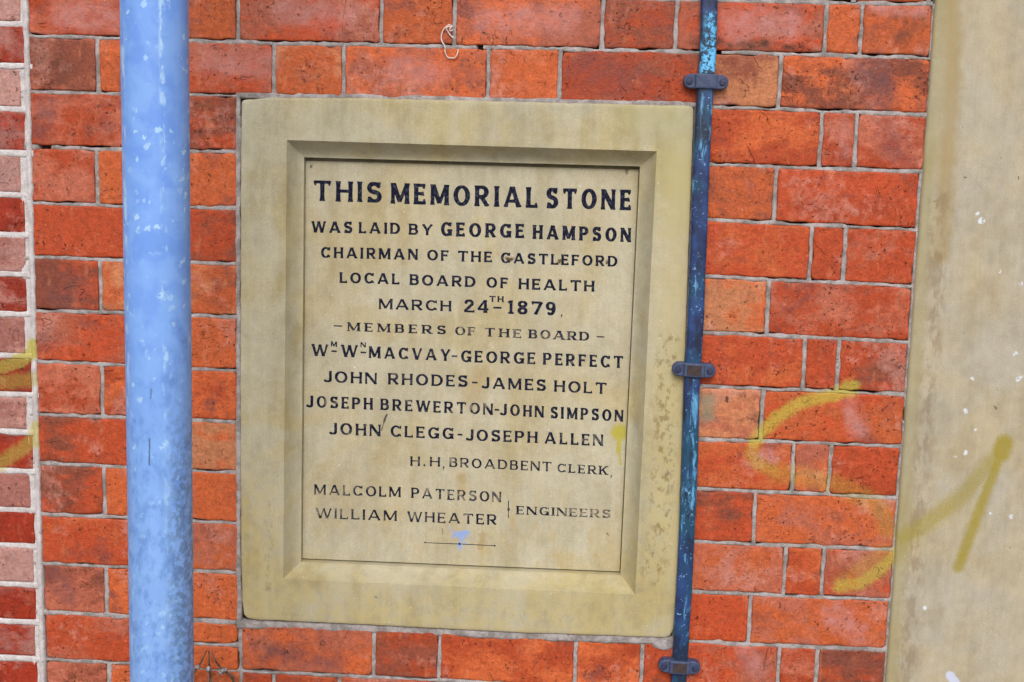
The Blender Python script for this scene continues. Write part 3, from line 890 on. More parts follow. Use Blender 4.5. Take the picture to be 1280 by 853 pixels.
# ------------------------------------------------------------------ smooth stone pilaster on the right
org = (xedge_pil + pil_w / 2, 0.0, 0.0)
m_pil = mat_pilaster(org)
V, F = [], []
prof = [(0, 0.30), (0, 0.004), (0.0003, 0.0015), (0.0012, -0.0012), (0.003, -0.0032), (0.006, -0.0045)]
mid = [(0.006 + (pil_w - 0.012) * i / 30, -0.005) for i in range(1, 30)]
pro = prof + mid + [(pil_w - a, b) for a, b in prof[::-1]]
NZ = 260
for j in range(NZ + 1):
    z = WALL_H * j / NZ
    for i, (a, y) in enumerate(pro):
        w = 0.0009 * nz(z * 22, 4, 1 if a < .2 else 8) if 0 < i < len(pro) - 1 else 0
        V.append((a + w * (1 if a < 0.01 or a > pil_w - 0.01 else 0) - pil_w / 2, y + 0.0006 * nz(a * 9, z * 9, 2), z))
F = grid_faces(len(pro), NZ + 1)
pil = link('stone_pilaster', mesh('stone_pilaster', V, F), m_pil, None, org)
tag(pil, 'pale sandstone pilaster with a brown-stained edge and an olive yellow spray mark', 'pilaster')

# ------------------------------------------------------------------ memorial stone
Y_F, Y_C, Y_P = -0.0045, 0.024, 0.036       # front of the frame, foot of the chamfer, face of the panel
cxs, czs = P(580, 780)
base = (cxs, 0.0, czs)
stone = empty('memorial_stone', base)
tag(stone, 'carved buff sandstone tablet with black incised lettering, set into the brick wall', 'memorial stone')
m_fr = mat_frame(base)
m_pn = mat_panel(base, Y_P)


def along(pts, t):
    L = [0]
    for a, b in zip(pts[:-1], pts[1:]):
        L.append(L[-1] + math.hypot(b[0] - a[0], b[1] - a[1]))
    d = t * L[-1]
    for i in range(len(pts) - 1):
        if d <= L[i + 1] or i == len(pts) - 2:
            k = (d - L[i]) / (L[i + 1] - L[i])
            return (pts[i][0] + (pts[i + 1][0] - pts[i][0]) * k, pts[i][1] + (pts[i + 1][1] - pts[i][1]) * k)


top = [P(*q, Y_F) for q in ((301.5, 128), (303.5, 125.5), (310, 124.2), (318, 124.4), (330, 122.3), (440, 122.5), (640, 127), (760, 130), (862, 132.2), (866, 133.5), (867.5, 137))]
rgt = [P(*q, Y_F) for q in ((867.5, 137), (856.5, 450), (848.5, 690), (843.5, 775), (842, 788), (838, 795), (832, 797.8))]
bot = [P(*q, Y_F) for q in ((832, 797.8), (640, 791.3), (440, 781), (320, 775.4), (309, 774), (304.5, 769))]
lft = [P(*q, Y_F) for q in ((304.5, 769), (302.5, 752), (300.8, 690), (299.8, 450), (300.4, 205), (301.5, 128))]
inn = [P(*q, Y_F) for q in ((358.4, 175.2), (821, 189.3), (794, 743.5), (354, 724))]
pan = [P(*q, Y_C) for q in ((380, 196.8), (800, 208.2), (775.6, 719.2), (376, 702.6))]
rings_o, rings_i, rings_p = [], [], []
NS = (190, 220, 190, 220)
for s, pl in enumerate((top, rgt, bot, lft)):
    for i in range(NS[s]):
        t = i / NS[s]
        rings_o.append(along(pl, t))
        a, b = inn[s], inn[(s + 1) % 4]
        rings_i.append((a[0] + (b[0] - a[0]) * t, a[1] + (b[1] - a[1]) * t))
        a, b = pan[s], pan[(s + 1) % 4]
        rings_p.append((a[0] + (b[0] - a[0]) * t, a[1] + (b[1] - a[1]) * t))
N = len(rings_o)
V, F = [], []
ccx, ccz = cxs, P(580, 450)[1]


def frame_ring(fn):
    for i in range(N):
        V.append(fn(i))


edge_prof = [(-0.0, 0.05), (-0.0, 0.006), (0.0004, 0.0025), (0.0014, 0.0009), (0.0035, 0.0001), (0.007, 0.0)]


def outer(i, ins, dy):
    o, q = rings_o[i], rings_i[i]
    dx, dz = q[0] - o[0], q[1] - o[1]
    L = math.hypot(dx, dz)
    w = 0.0009 * nz(o[0] * 45, o[1] * 45, 2) + 0.0006 * nz(o[0] * 140, o[1] * 140, 5)
    k = (ins + w * math.exp(-ins / 0.006)) / L
    return (o[0] + dx * k, Y_F + dy, o[1] + dz * k)


for ins, dy in edge_prof:
    frame_ring(lambda i: outer(i, ins, dy))
for s in range(1, 14):
    t = s / 14

    def fr(i, t=t):
        a = outer(i, 0.007, 0)
        b = rings_i[i]
        x, z = a[0] + (b[0] - a[0]) * t, a[2] + (b[1] - a[1 + 1]) * t
        return (x, Y_F + 0.0005 * nz(x * 14, z * 14, 8), z)
    frame_ring(fr)


def chamf(i, t, wob=1.0):
    a, b = rings_i[i], rings_p[i]
    x, z = a[0] + (b[0] - a[0]) * t, a[1] + (b[1] - a[1]) * t
    return (x, Y_F + (Y_C - Y_F) * (1 - (1 - t) ** 1.6) + 0.0005 * wob * nz(x * 30, z * 30, 3), z)


arr = [0.0] + [i / 8 for i in range(0, 9)] + [1.0]
for t in (0.0, 0.04, 0.12, 0.22, 0.34, 0.48, 0.64, 0.8, 0.96, 1.0):
    frame_ring(lambda i: chamf(i, t))
frame_ring(lambda i: (rings_p[i][0], Y_C + 0.0015, rings_p[i][1]))
frame_ring(lambda i: (rings_p[i][0], Y_P + 0.012, rings_p[i][1]))
pcx, pcz = sum(q[0] for q in pan) / 4, sum(q[1] for q in pan) / 4
frame_ring(lambda i: (pcx + (rings_p[i][0] - pcx) * 0.96, Y_P + 0.012, pcz + (rings_p[i][1] - pcz) * 0.96))
NR = len(V) // N
for r in range(NR - 1):
    for i in range(N):
        j = (i + 1) % N
        F.append((r * N + i, (r + 1) * N + i, (r + 1) * N + j, r * N + j))
V = [(a - base[0], b, c - base[2]) for a, b, c in V]
me = mesh('stone_frame', V, F)
link('stone_frame', me, m_fr, stone)
# crisp arrises: mark by angle
me.set_sharp_from_angle(angle=math.radians(28))


# ------------------------------------------------------------------ lettering: strokes -> outlines
def arc(cx, cy, rx, ry, a0, a1, v, h, n=22):
    out = []
    for i in range(n + 1):
        a = math.radians(a0 + (a1 - a0) * i / n)
        out.append((cx + rx * math.cos(a), cy + ry * math.sin(a), h + (v - h) * abs(math.cos(a)) ** 1.3))
    return [(p[0], p[1], p[2], q[0], q[1], q[2], 'r') for p, q in zip(out[:-1], out[1:])]


def glyph(c, v, h, k, serif):
    """(width, segments); v and h are half stem and half bar widths, k condenses"""
    t, b = 1 - h, h
    G = []

    def st(x0, y0, x1, y1, w=v, kind='s'):
        G.append((x0, y0, w, x1, y1, w, kind))

    def bar(x0, x1, y):
        G.append((x0, y, h, x1, y, h, 'b'))

    def tick(x, y0, y1):
        G.append((x, y0, h * 1.05, x, y1, h * 0.55, 'b'))
    mid = 0.52
    if c == 'I':
        w = 2 * v
        st(v, 0, v, 1)
    elif c == 'H':
        w = .76 * k
        st(v, 0, v, 1)
        st(w - v, 0, w - v, 1)
        bar(v, w - v, mid)
    elif c in 'LEF':
        w = (.62 if c != 'L' else .60) * k
        st(v, 0, v, 1)
        if c != 'F':
            bar(v, w, b)
            tick(w - h, 0, .27)
        if c != 'L':
            bar(v, w - .02, t)
            tick(w - h - .02, 1, .75)
            bar(v, w * .78, mid)
            tick(w * .74, mid - .1, mid + .1)
    elif c == 'T':
        w = .78 * k
        st(w / 2, 0, w / 2, 1 - h)
        bar(0, w, t)
        tick(h, 1, .74)
        tick(w - h, 1, .74)
    elif c == 'A':
        w = .92 * k
        st(h * 1.2, 0, w * .5 - h * .4, 1, h * 1.15)
        st(w * .5 - h * .2, 1, w - v * 1.05, 0)
        bar(w * .22, w * .76, .30)
    elif c == 'V':
        w = .86 * k
        st(v * 1.05, 1, w * .5, 0)
        st(w - h * 1.2, 1, w * .5, 0, h * 1.15)
    elif c == 'W':
        w = 1.16 * k
        st(v, 1, w * .30, 0)
        st(w * .30, 0, w * .52, .96, h * 1.1)
        st(w * .50, .96, w * .73, 0)
        st(w * .73, 0, w - h, 1, h * 1.15)
    elif c == 'Y':
        w = .84 * k
        st(w / 2, 0, w / 2, .48)
        st(v, 1, w / 2, .42)
        st(w - h * 1.2, 1, w / 2, .42, h * 1.2)
    elif c == 'N':
        w = .78 * k
        st(h * 1.1, 0, h * 1.1, 1, h * 1.15)
        st(w - h * 1.1, 0, w - h * 1.1, 1, h * 1.15)
        st(h * 1.2, .97, w - h * 1.2, .03, v, 'b')
    elif c == 'M':
        w = .94 * k
        st(h * 1.1, 0, h * 1.1, 1, h * 1.2)
        st(w - v, 0, w - v, 1)
        st(h * 1.6, .97, w * .48, .10, v * .95, 'b')
        st(w * .48, .10, w - v * 1.2, .97, h * 1.0, 'b')
    elif c == 'K':
        w = .76 * k
        st(v, 0, v, 1)
        st(v, .36, w - h * 1.2, 1, h * 1.15)
        st(w * .42, .56, w - v, 0)
    elif c == 'O':
        w = .86 * k
        G += arc(w / 2, .5, w / 2 - v, .5 - h, 0, 360, v, h, 44)
    elif c in 'CG':
        w = .80 * k
        G += arc(w / 2, .5, w / 2 - v, .5 - h, 48, 318 if c == 'C' else 330, v, h, 36)
        tick(w - h * 1.3, .98, .68)
        if c == 'G':
            st(w - v, .04, w - v, .42, v * .95)
            bar(w * .55, w, .42)
        else:
            tick(w - h * 1.3, .06, .26)
    elif c == 'S':
        w = .66 * k
        r1, r2 = (t - mid) / 2, (mid - b) / 2
        G += arc(w * .49, t - r1, w * .49 - v, r1, 30, 265, v, h * 1.2, 24)
        G += arc(w * .51, b + r2, w * .51 - v, r2, 85, -150, v, h * 1.2, 24)
        G.append((w * .46, mid + .015, v * .95, w * .54, mid - .015, v * .95, 'r'))
        tick(w - h * 1.4, 1.0, .70)
        tick(h * 1.2, 0.0, .30)
    elif c in 'PRB':
        w = (.70 if c != 'R' else .76) * k
        st(v, 0, v, 1)
        m_ = .47 if c != 'B' else mid
        r = (t - m_) / 2
        x = w - v - r * .85 - (.05 * k if c != 'P' else .02)
        x = max(x, 2 * v)
        bar(v, x, t)
        bar(v, x, m_)
        G += arc(x, (t + m_) / 2, w - v - x - (.04 * k if c != 'P' else 0), r, 90, -90, v, h)
        if c == 'R':
            st(w * .46, m_, w - v * .9, 0)
        if c == 'B':
            r = (m_ - b) / 2
            bar(v, x, b)
            G += arc(x, (m_ + b) / 2, w - v - x, r, 90, -90, v, h)
    elif c == 'D':
        w = .80 * k
        st(v, 0, v, 1)
        x = w * .42
        bar(v, x, t)
        bar(v, x, b)
        G += arc(x, .5, w - v - x, .5 - h, 90, -90, v, h)
    elif c == 'J':
        w = .58 * k
        G.append((w - v, .24, v, w - v, 1, v, 'b'))
        G += arc(w - v - .19 * k, .24, .19 * k, .24 - h, 0, -140, v, h * 1.2, 16)
        G.append((w - v - .37 * k, .13, v * .9, w - v - .37 * k, .14, v * .9, 'r'))
        if serif:
            bar(w - v - .14, w + .05, t)
    elif c == '1':
        w = .40
        st(.22, 0, .22, 1)
        bar(.04, .40, b * .8)
        st(.04, .82, .2, .96, h, 'b')
    elif c == '2':
        w = .66
        G += arc(.32, .70, .32 - v, .30 - h, 165, -20, v, h * 1.2)
        st(.60 - v, .60, .05, h, h * 1.3, 'b')
        bar(.02, .64, h)
        tick(.62, 0, .22)
    elif c == '4':
        w = .72
        st(.50, 0, .50, 1)
        bar(.02, .70, .28)
        st(.48, .98, .05, .28, h, 'b')
        bar(.36, .64, h * .8)
    elif c == '7':
        w = .64
        bar(0, .62, t - .02)
        tick(h, 1, .72)
        st(.60, .95, .24, 0, v)
    elif c == '8':
        w = .66
        G += arc(.33, .74, .27 - v * .6, .25 - h, 0, 360, v, h, 30)
        G += arc(.33, .26, .33 - v, .27 - h, 0, 360, v, h, 30)
    elif c == '9':
        w = .66
        G += arc(.33, .68, .32 - v, .32 - h, 0, 360, v, h, 30)
        G += arc(.33, .55, .33 - v, .54 - h, 0, -120, v, h * 1.3, 20)
    elif c == '-':
        w = .40 * k
        G.append((0, .40, h * 1.1, w, .40, h * 1.1, 'b'))
    elif c == '.':
        w = 2 * v
        G.append((v, v, v, v, v + .001, v, 'r'))
    elif c == ',':
        w = .18
        G.append((.10, .02, .095, .09, -.04, .07, 'r'))
        G.append((.10, -.02, .06, .03, -.24, .02, 'r'))
    else:
        w = .3
    if c.isdigit():
        q = 1.22
        w *= q
        G = [(a[0] * q, a[1], a[2], a[3] * q, a[4], a[5], a[6]) for a in G]
    if serif:
        for s in list(G):
            if s[6] == 's':
                for (x, y, wd) in ((s[0], s[1], s[2]), (s[3], s[4], s[5])):
                    if y < .05 or y > .93:
                        yy = min(max(y, h * .8), 1 - h * .8)
                        G.append((x - wd - .11, yy, h * .9, x + wd + .11, yy, h * .9, 'b'))
    return w, G


def sdf_word(text, v, h, Wt, serif, big=False):
    """signed distance raster of a word scaled to be Wt cap-heights wide"""
    TR = (0.22 if big else 0.27) if not serif else 0.34
    nat = [glyph(c, v, h, 1.0, serif)[0] for c in text]
    k = min(1.45, max(0.66, (Wt - TR * (len(text) - 1) * 1.0) / sum(nat)))
    if len(text) == 1:
        k = Wt / nat[0]
    gl = [glyph(c, v, h, k, serif) for c in text]
    tw = sum(g[0] for g in gl)
    tr = (Wt - tw) / max(1, len(text) - 1)
    res = 1 / 34
    pad = .30
    nx, ny = int((Wt + 2 * pad) / res) + 1, int((1 + 2 * pad) / res) + 1
    X = -pad + np.arange(nx) * res
    Y = -pad + np.arange(ny) * res
    D = np.full((ny, nx), 9.0)
    x0 = 0.0
    for w, G in gl:
        jx, jy = rng.uniform(-.012, .012), rng.uniform(-.012, .012)
        i0, i1 = max(0, int((x0 + pad - .26) / res)), min(nx, int((x0 + w + pad + .26) / res) + 2)
        gx, gy = np.meshgrid(X[i0:i1] - x0 - jx, Y - jy)
        sub = D[:, i0:i1]
        for (ax, ay, aw, bx, by, bw, kd) in G:
            dx, dy = bx - ax, by - ay
            L = math.hypot(dx, dy) or 1e-6
            ux, uy = dx / L, dy / L
            al = (gx - ax) * ux + (gy - ay) * uy
            pe = np.abs(-(gx - ax) * uy + (gy - ay) * ux)
            tt = np.clip(al / L, 0, 1)
            if kd == 'r':
                d = np.hypot(gx - ax - tt * dx, gy - ay - tt * dy) - (aw + (bw - aw) * tt)
            else:
                ww = aw + (bw - aw) * tt
                if kd == 's' and not serif:
                    ww = ww * (0.90 + 0.42 * np.abs(2 * tt - 1) ** 5)
                d = np.maximum(pe - ww, np.abs(al - L / 2) - L / 2)
            np.minimum(sub, d, out=sub)
        x0 += w + tr
    # trim slanted stroke ends to the cap line and the base line
    lim = np.maximum(np.meshgrid(X, Y)[1] - 1.0, -(np.meshgrid(X, Y)[1]) - (0.30 if ',' in text else 0.0))
    D = np.maximum(D, lim)
    D += 0.010 * np.array([[nz(a * 3.1, b * 3.1, Wt) for a in X] for b in Y])
    return X, Y, D


def contours(X, Y, D):
    segs = {}
    s = D < 0

    def ept(j, i, e):
        if e == 0:
            a, b = (j, i), (j, i + 1)
        elif e == 1:
            a, b = (j, i + 1), (j + 1, i + 1)
        elif e == 2:
            a, b = (j + 1, i + 1), (j + 1, i)
        else:
            a, b = (j + 1, i), (j, i)
        key = (min(a, b), max(a, b))
        da, db = D[key[0]], D[key[1]]
        t = da / (da - db)
        t = min(max(t, .02), .98)
        (j0, i0), (j1, i1) = key
        return key, (X[i0] + (X[i1] - X[i0]) * t, Y[j0] + (Y[j1] - Y[j0]) * t)
    pts = {}
    c = s[:-1, :-1].astype(int) + 2 * s[:-1, 1:] + 4 * s[1:, 1:] + 8 * s[1:, :-1]
    T = {1: [(3, 0)], 2: [(0, 1)], 3: [(3, 1)], 4: [(1, 2)], 5: [(3, 0), (1, 2)], 6: [(0, 2)], 7: [(3, 2)], 8: [(2, 3)], 9: [(2, 0)], 10: [(0, 1), (2, 3)], 11: [(2, 1)], 12: [(1, 3)], 13: [(1, 0)], 14: [(0, 3)]}
    for j, i in zip(*np.where((c > 0) & (c < 15))):
        for a, b in T[c[j, i]]:
            ka, pa = ept(j, i, a)
            kb, pb = ept(j, i, b)
            pts[ka], pts[kb] = pa, pb
            segs[ka] = kb
    loops = []
    while segs:
        k0, k1 = segs.popitem()
        lp = [k0]
        while k1 != k0 and k1 in segs:
            lp.append(k1)
            k1 = segs.pop(k1)
        if len(lp) > 5:
            loops.append([pts[q] for q in lp])
    return loops


def simplify(p, tol):
    """Douglas-Peucker on a closed loop"""
    p = np.array(p)
    far = int(np.argmax(((p - p[0]) ** 2).sum(1)))

    def dp(a):
        if len(a) < 3:
            return [tuple(a[0])]
        d = a[-1] - a[0]
        L = np.hypot(*d) or 1e-9
        q = np.abs((a[:, 0] - a[0, 0]) * d[1] - (a[:, 1] - a[0, 1]) * d[0]) / L
        i = int(np.argmax(q))
        if q[i] > tol:
            return dp(a[:i + 1]) + dp(a[i:])
        return [tuple(a[0])]
    return dp(p[:far + 1]) + dp(np.vstack([p[far:], p[:1]]))


# every word: text, photo x0, base y0, x1, base y1, cap height (pixels), serif
TV, TH = 0.105, 0.060
L_ = []


def line(*words, v=0.12, h=0.080, wear=0.69):
    L_.append((words, v, h, wear))


line(('THIS', 392, 251.6, 477, 253.9, 26), ('MEMORIAL', 488.5, 254.9, 672, 260.5, 26.2), ('STONE', 682.5, 260.8, 788.5, 263.5, 26), v=.114, h=.080, wear=.76)
line(('WAS', 388.8, 291, 440.3, 292, 14.6), ('LAID', 448.4, 291.9, 500.3, 293, 14.3), ('BY', 511, 293.7, 541, 294.7, 14),
     ('GEORGE', 551, 295.6, 655.3, 298.2, 18), ('HAMPSON', 665.6, 299, 788.4, 303.2, 18), v=.126, h=.090, wear=.74)
line(('CHAIRMAN', 401, 322.6, 522, 325.4, 14), ('OF', 533.7, 325.8, 561, 326.8, 13.5), ('THE', 572.5, 327.2, 615, 328.4, 13.6), ('CASTLEFORD', 626, 329.2, 771.6, 333.9, 13.6), v=.126, h=.088, wear=.71)
line(('LOCAL', 424.4, 354, 499.4, 356, 13.8), ('BOARD', 512, 356.7, 594.4, 359.4, 13.8), ('OF', 608, 359.8, 635, 361, 13.6), ('HEALTH', 648, 362, 743, 365, 14), v=.126, h=.088, wear=.71)
line(('MARCH', 473.5, 386.7, 564, 389.6, 13.4), ('24', 580, 390.6, 611, 391.8, 16.4), ('TH', 611.6, 377.6, 629.6, 378.2, 7.6), ('-', 616.6, 390.5, 627, 390.9, 14), ('1879', 634, 392.6, 695, 394.8, 17.2),
     (',', 701, 394.5, 705, 394.7, 12), v=.122, h=.082, wear=.70)
line(('-', 417, 411.8, 428, 412.2, 11), ('MEMBERS', 434.7, 414, 557, 418.4, 11, 1), ('OF', 568.7, 419, 594.4, 420, 10.8, 1), ('THE', 606, 420.8, 651.6, 423, 11, 1), ('BOARD', 661, 423.2, 736.5, 426.5, 11.2, 1),
     ('-', 745.7, 425.4, 755, 425.8, 11), v=.14, h=.066, wear=.60)
line(('W', 389.3, 445.2, 410.3, 446, 15.3), ('M', 413.5, 433.4, 421.3, 434, 6.8), ('-', 414, 444.5, 421, 444.8, 13), ('W', 426, 446.6, 447, 447.3, 15.6), ('N', 450.6, 434.2, 457.4, 434.7, 6.4), ('-', 450.6, 446, 458, 446.3, 13),
     ('MACVAY', 461.3, 448, 563, 451.8, 15), ('-', 564.4, 451, 571.6, 451.3, 14), ('GEORGE', 576, 453, 669.4, 455.8, 15), ('PERFECT', 678.8, 456.4, 779, 460.8, 15.4), v=.120, h=.078, wear=.64)
line(('JOHN', 403.8, 478, 471, 480.8, 14.6), ('RHODES', 484.8, 481, 584.3, 484.2, 14.6), ('-', 589.7, 484, 597, 484.3, 14), ('JAMES', 601.5, 485.8, 682, 489.2, 14.6), ('HOLT', 692.4, 490, 758.4, 493.2, 14.6), v=.120, h=.078, wear=.64)
line(('JOSEPH', 382.8, 509.6, 466, 512.6, 15), ('BREWERTON', 475.6, 513, 616, 519.2, 14.6), ('-', 618, 518, 624, 518.3, 14), ('JOHN', 625, 519.4, 679.7, 522.5, 14.8), ('SIMPSON', 688, 523.2, 779, 527.6, 15), v=.118, h=.076, wear=.62)
line(('JOHN', 411, 543.3, 475.6, 546, 15), ('CLEGG', 488, 546.2, 567, 549.8, 14.6), ('-', 571.6, 549, 578, 549.3, 14), ('JOSEPH', 582, 551, 672, 554.4, 14.6), ('ALLEN', 680.6, 555, 753.8, 558.2, 14.8), v=.120, h=.078, wear=.64)
line(('H', 513, 582.8, 525, 583.2, 12.4), ('.', 529, 583.4, 531.5, 583.5, 13), ('H', 537.4, 583.3, 550, 583.8, 12.2), (',', 553.6, 584.6, 557, 584.7, 12), ('BROADBENT', 561.6, 584, 689.4, 589.8, 12.2),
     ('CLERK', 696.6, 590.5, 759.4, 594, 11, 1), (',', 763, 595, 767, 595.2, 13), v=.108, h=.068, wear=.585)
line(('MALCOLM', 393, 618.7, 501, 622, 13.2), ('PATERSON', 514, 622.8, 626.3, 628.4, 13.2), v=.108, h=.068, wear=.575)
line(('WILLIAM', 394.4, 648, 496, 651.8, 13.2), ('WHEATER', 508.8, 652.6, 621, 656.7, 13.3), v=.108, h=.068, wear=.585)
line(('ENGINEERS', 645.6, 643.2, 763, 648, 10.6, 1), v=.132, h=.060, wear=.565)


def topx(x0, y0, x1, y1, H, u, v_, Wt):
    x = x0 + (x1 - x0) * u / Wt
    y = y0 + (y1 - y0) * u / Wt - H * v_
    return x + 9e-5 * (x - 330) * H * v_ * 0.5, y


GT, GR, GB, GL = 0.0058, 0.0014, 0.0024, 0.0006     # widths of the sunk groove round the panel
rect = [(pan[0][0] + GL, pan[0][1] - GT), (pan[1][0] - GR, pan[1][1] - GT), (pan[2][0] - GR, pan[2][1] + GB), (pan[3][0] + GL, pan[3][1] + GB)]


def inside(p):
    x, z = p
    t = (rect[0][1] - z) / (rect[0][1] - rect[3][1])
    lo = rect[0][0] + (rect[3][0] - rect[0][0]) * t + 0.0012
    hi = rect[1][0] + (rect[2][0] - rect[1][0]) * t - 0.0012
    return (min(max(x, lo), hi), z)


all_loops = []
line_loops = []
for words, v, h, wear in L_:
    loops = []
    for wd in words:
        text, x0, y0, x1, y1, H = wd[:6]
        serif = len(wd) > 6
        Wt = (x1 - x0) / H
        kv = 1.0 if H > 10 else 1.25
        X, Y, D = sdf_word(text, v * kv, h * kv, Wt, serif, H > 22)
        for lp in contours(X, Y, D):
            q = simplify(lp, 0.006)
            if len(q) < 4:
                continue
            pw = []
            for (a, b) in q:
                c_ = P(*topx(x0, y0, x1, y1, H, a, b, Wt), Y_P)
                pw.append(inside(c_))
            loops.append(pw)
    line_loops.append((loops, wear))
    all_loops += loops


def pxloop(pts):
    return [P(a, b, Y_P) for a, b in pts]


def disc(px, py, r, n=10):
    return [P(px + r * math.cos(2 * math.pi * i / n), py + r * math.sin(2 * math.pi * i / n), Y_P) for i in range(n)]


# the brace before ENGINEERS, and the closing rule with its end dots
brace = [pxloop([(635.1, 626), (636.3, 626), (636.2, 634.5), (637.6, 636.8), (636.1, 639.5), (635.9, 648), (634.7, 648), (634.9, 639.5), (633.9, 637), (635.0, 634.5)])]
rule = [pxloop([(529.5, 677.6), (531.5, 677.4), (532.2, 678.2), (573, 679.7), (574.3, 678.2), (575.8, 679.8), (617, 681.9), (618.4, 681.3), (620, 682.4), (618.6, 683.9), (617, 682.9), (575.8, 680.9), (574.2, 681.9), (573, 680.8), (532.2, 679.2), (530.5, 679.3)])]
line_loops.append((brace, 0.63))
line_loops.append((rule, 0.75))
all_loops += brace + rule


def fill_curve(loops, extrude, name):
    cu = bpy.data.curves.new('outline', 'CURVE')
    cu.dimensions = '2D'
    cu.fill_mode = 'BOTH' if extrude else 'FRONT'
    cu.extrude = extrude
    for lp in loops:
        sp = cu.splines.new('POLY')
        sp.points.add(len(lp) - 1)
        sp.points.foreach_set('co', [c for p in lp for c in (p[0] - base[0], p[1] - base[2], 0, 1)])
        sp.use_cyclic_u = True
    tmp = bpy.data.objects.new('outline', cu)
    COL.objects.link(tmp)
    dg = bpy.context.evaluated_depsgraph_get()
    me = bpy.data.meshes.new_from_object(tmp.evaluated_get(dg))
    me.name = name
    bpy.data.objects.remove(tmp)
    bpy.data.curves.remove(cu)
    return me


TH_ = 0.0013
# the panel edge is moved on to the deeper plane by the frame's quirk, which is straight
me = fill_curve([rect] + all_loops, TH_ / 2, 'inscription_panel')
ROT = Matrix.Rotation(math.radians(90), 4, 'X')
me.transform(Matrix.Translation((0, Y_P + TH_ / 2, 0)) @ ROT)
# solid stone behind the cut letters, in the same mesh
bm = bmesh.new()
bm.from_mesh(me)
vb = [bm.verts.new((x - base[0], y, z - base[2])) for y in (Y_P + TH_ + 0.0004, Y_P + 0.03) for x, z in rect]
for f_ in ((3, 2, 1, 0), (4, 5, 6, 7), (0, 1, 5, 4), (1, 2, 6, 5), (2, 3, 7, 6), (3, 0, 4, 7)):
    bm.faces.new([vb[i] for i in f_])
bm.to_mesh(me)
bm.free()
link('inscription_panel', me, m_pn, stone)
lm = {}
for loops, wear in line_loops:
    if wear not in lm:
        lm[wear] = mat_letters('letter_paint', wear)
    me = fill_curve(loops, 0.0, 'inscription_line')
    me.transform(Matrix.Translation((0, Y_P + TH_ * 0.55, 0)) @ ROT)
    link('inscription_line', me, lm[wear], stone)

# ------------------------------------------------------------------ copper conductor tape with its clips
m_tape = mat_tape()
path = [(889, -60), (886.5, 0), (885.8, 50), (883.4, 95), (881, 114), (876.7, 200), (873.5, 300), (869.2, 413), (867.5, 440), (864.8, 480), (861.8, 600), (859.5, 645), (855.5, 730), (851.5, 800), (848.5, 853), (846.5, 900)]
YT = -0.012
pw = [P(a, b, YT) for a, b in path]
pw = [(pw[0][0] + 0.004, WALL_H - 0.02)] + pw + [(pw[-1][0] - 0.004, 0.02)]
zs_ = np.linspace(pw[-1][1], pw[0][1], 420)
xs_ = np.interp(zs_, [q[1] for q in pw[::-1]], [q[0] for q in pw[::-1]])
ker = np.ones(13) / 13
xs_ = np.convolve(np.pad(xs_, 6, mode='edge'), ker, mode='valid')
hw = 0.0128
V, F = [], []
sec = []
for i in range(17):
    a = math.pi * i / 16
    sec.append((-math.copysign(abs(math.cos(a)) ** 0.55, math.cos(a)) * hw, -abs(math.sin(a)) ** 0.7 * 0.0048))
sec += [(hw, 0.004), (-hw, 0.004)]
m = len(sec)
torg = (float(xs_[0]), YT, 0.0)
for x, z in zip(xs_, zs_):
    for dx, dy in sec:
        wob = 1 + 0.03 * nz(z * 11, dx * 30, 2)
        V.append((x + dx * wob + 0.0005 * nz(z * 14, 2, 2), YT + dy + 0.0012 * nz(z * 5, 1, 1) + 0.0004 * nz(z * 40, dx * 90, 1), z))
F = [(i * m + j, i * m + (j + 1) % m, (i + 1) * m + (j + 1) % m, (i + 1) * m + j) for i in range(len(zs_) - 1) for j in range(m)]
F += [tuple(range(m))[::-1], tuple(range((len(zs_) - 1) * m, len(zs_) * m))]
tape = link('conductor_strip', mesh('conductor_strip', V, F), m_tape)
tag(tape, 'narrow blue-green copper strip running down the wall along the right edge of the carved stone', 'metal strip')

m_clip = mat_plain('slate_blue_metal', (0.038, 0.055, 0.125), (0.06, 0.085, 0.17), 120, 0.55, 0.4)
m_rust = mat_plain('bare_brown_metal', (0.035, 0.028, 0.035), (0.065, 0.045, 0.04), 160, 0.75)
m_screw = mat_plain('dark_screw_metal', (0.015, 0.022, 0.06), (0.03, 0.04, 0.10), 200, 0.5, 0.5)


def stadium(hw_, hh, n=10, ins=0.0):
    pts = []
    r = hh - ins
    for i in range(n + 1):
        a = -math.pi / 2 + math.pi * i / n
        pts.append((hw_ - hh + r * math.cos(a), r * math.sin(a)))
    for i in range(n + 1):
        a = math.pi / 2 + math.pi * i / n
        pts.append((-hw_ + hh + r * math.cos(a), r * math.sin(a)))
    return pts


def loft(rings, cap=True):
    V, F = [], []
    n = len(rings[0])
    for r in rings:
        V += r
    for k in range(len(rings) - 1):
        for i in range(n):
            F.append((k * n + i, k * n + (i + 1) % n, (k + 1) * n + (i + 1) % n, (k + 1) * n + i))
    if cap:
        F.append(tuple(range((len(rings) - 1) * n, len(rings) * n)))
    return V, F


def boxr(x0, x1, z0, z1, y0, y1, bv=0.0012):
    rings = []
    for ins, y in ((0, y0), (0, y1 + bv), (bv * .3, y1 + bv * .3), (bv, y1)):
        rings.append([(x0 + ins, y, z0 + ins), (x1 - ins, y, z0 + ins), (x1 - ins, y, z1 - ins), (x0 + ins, y, z1 - ins)])
    return loft(rings)


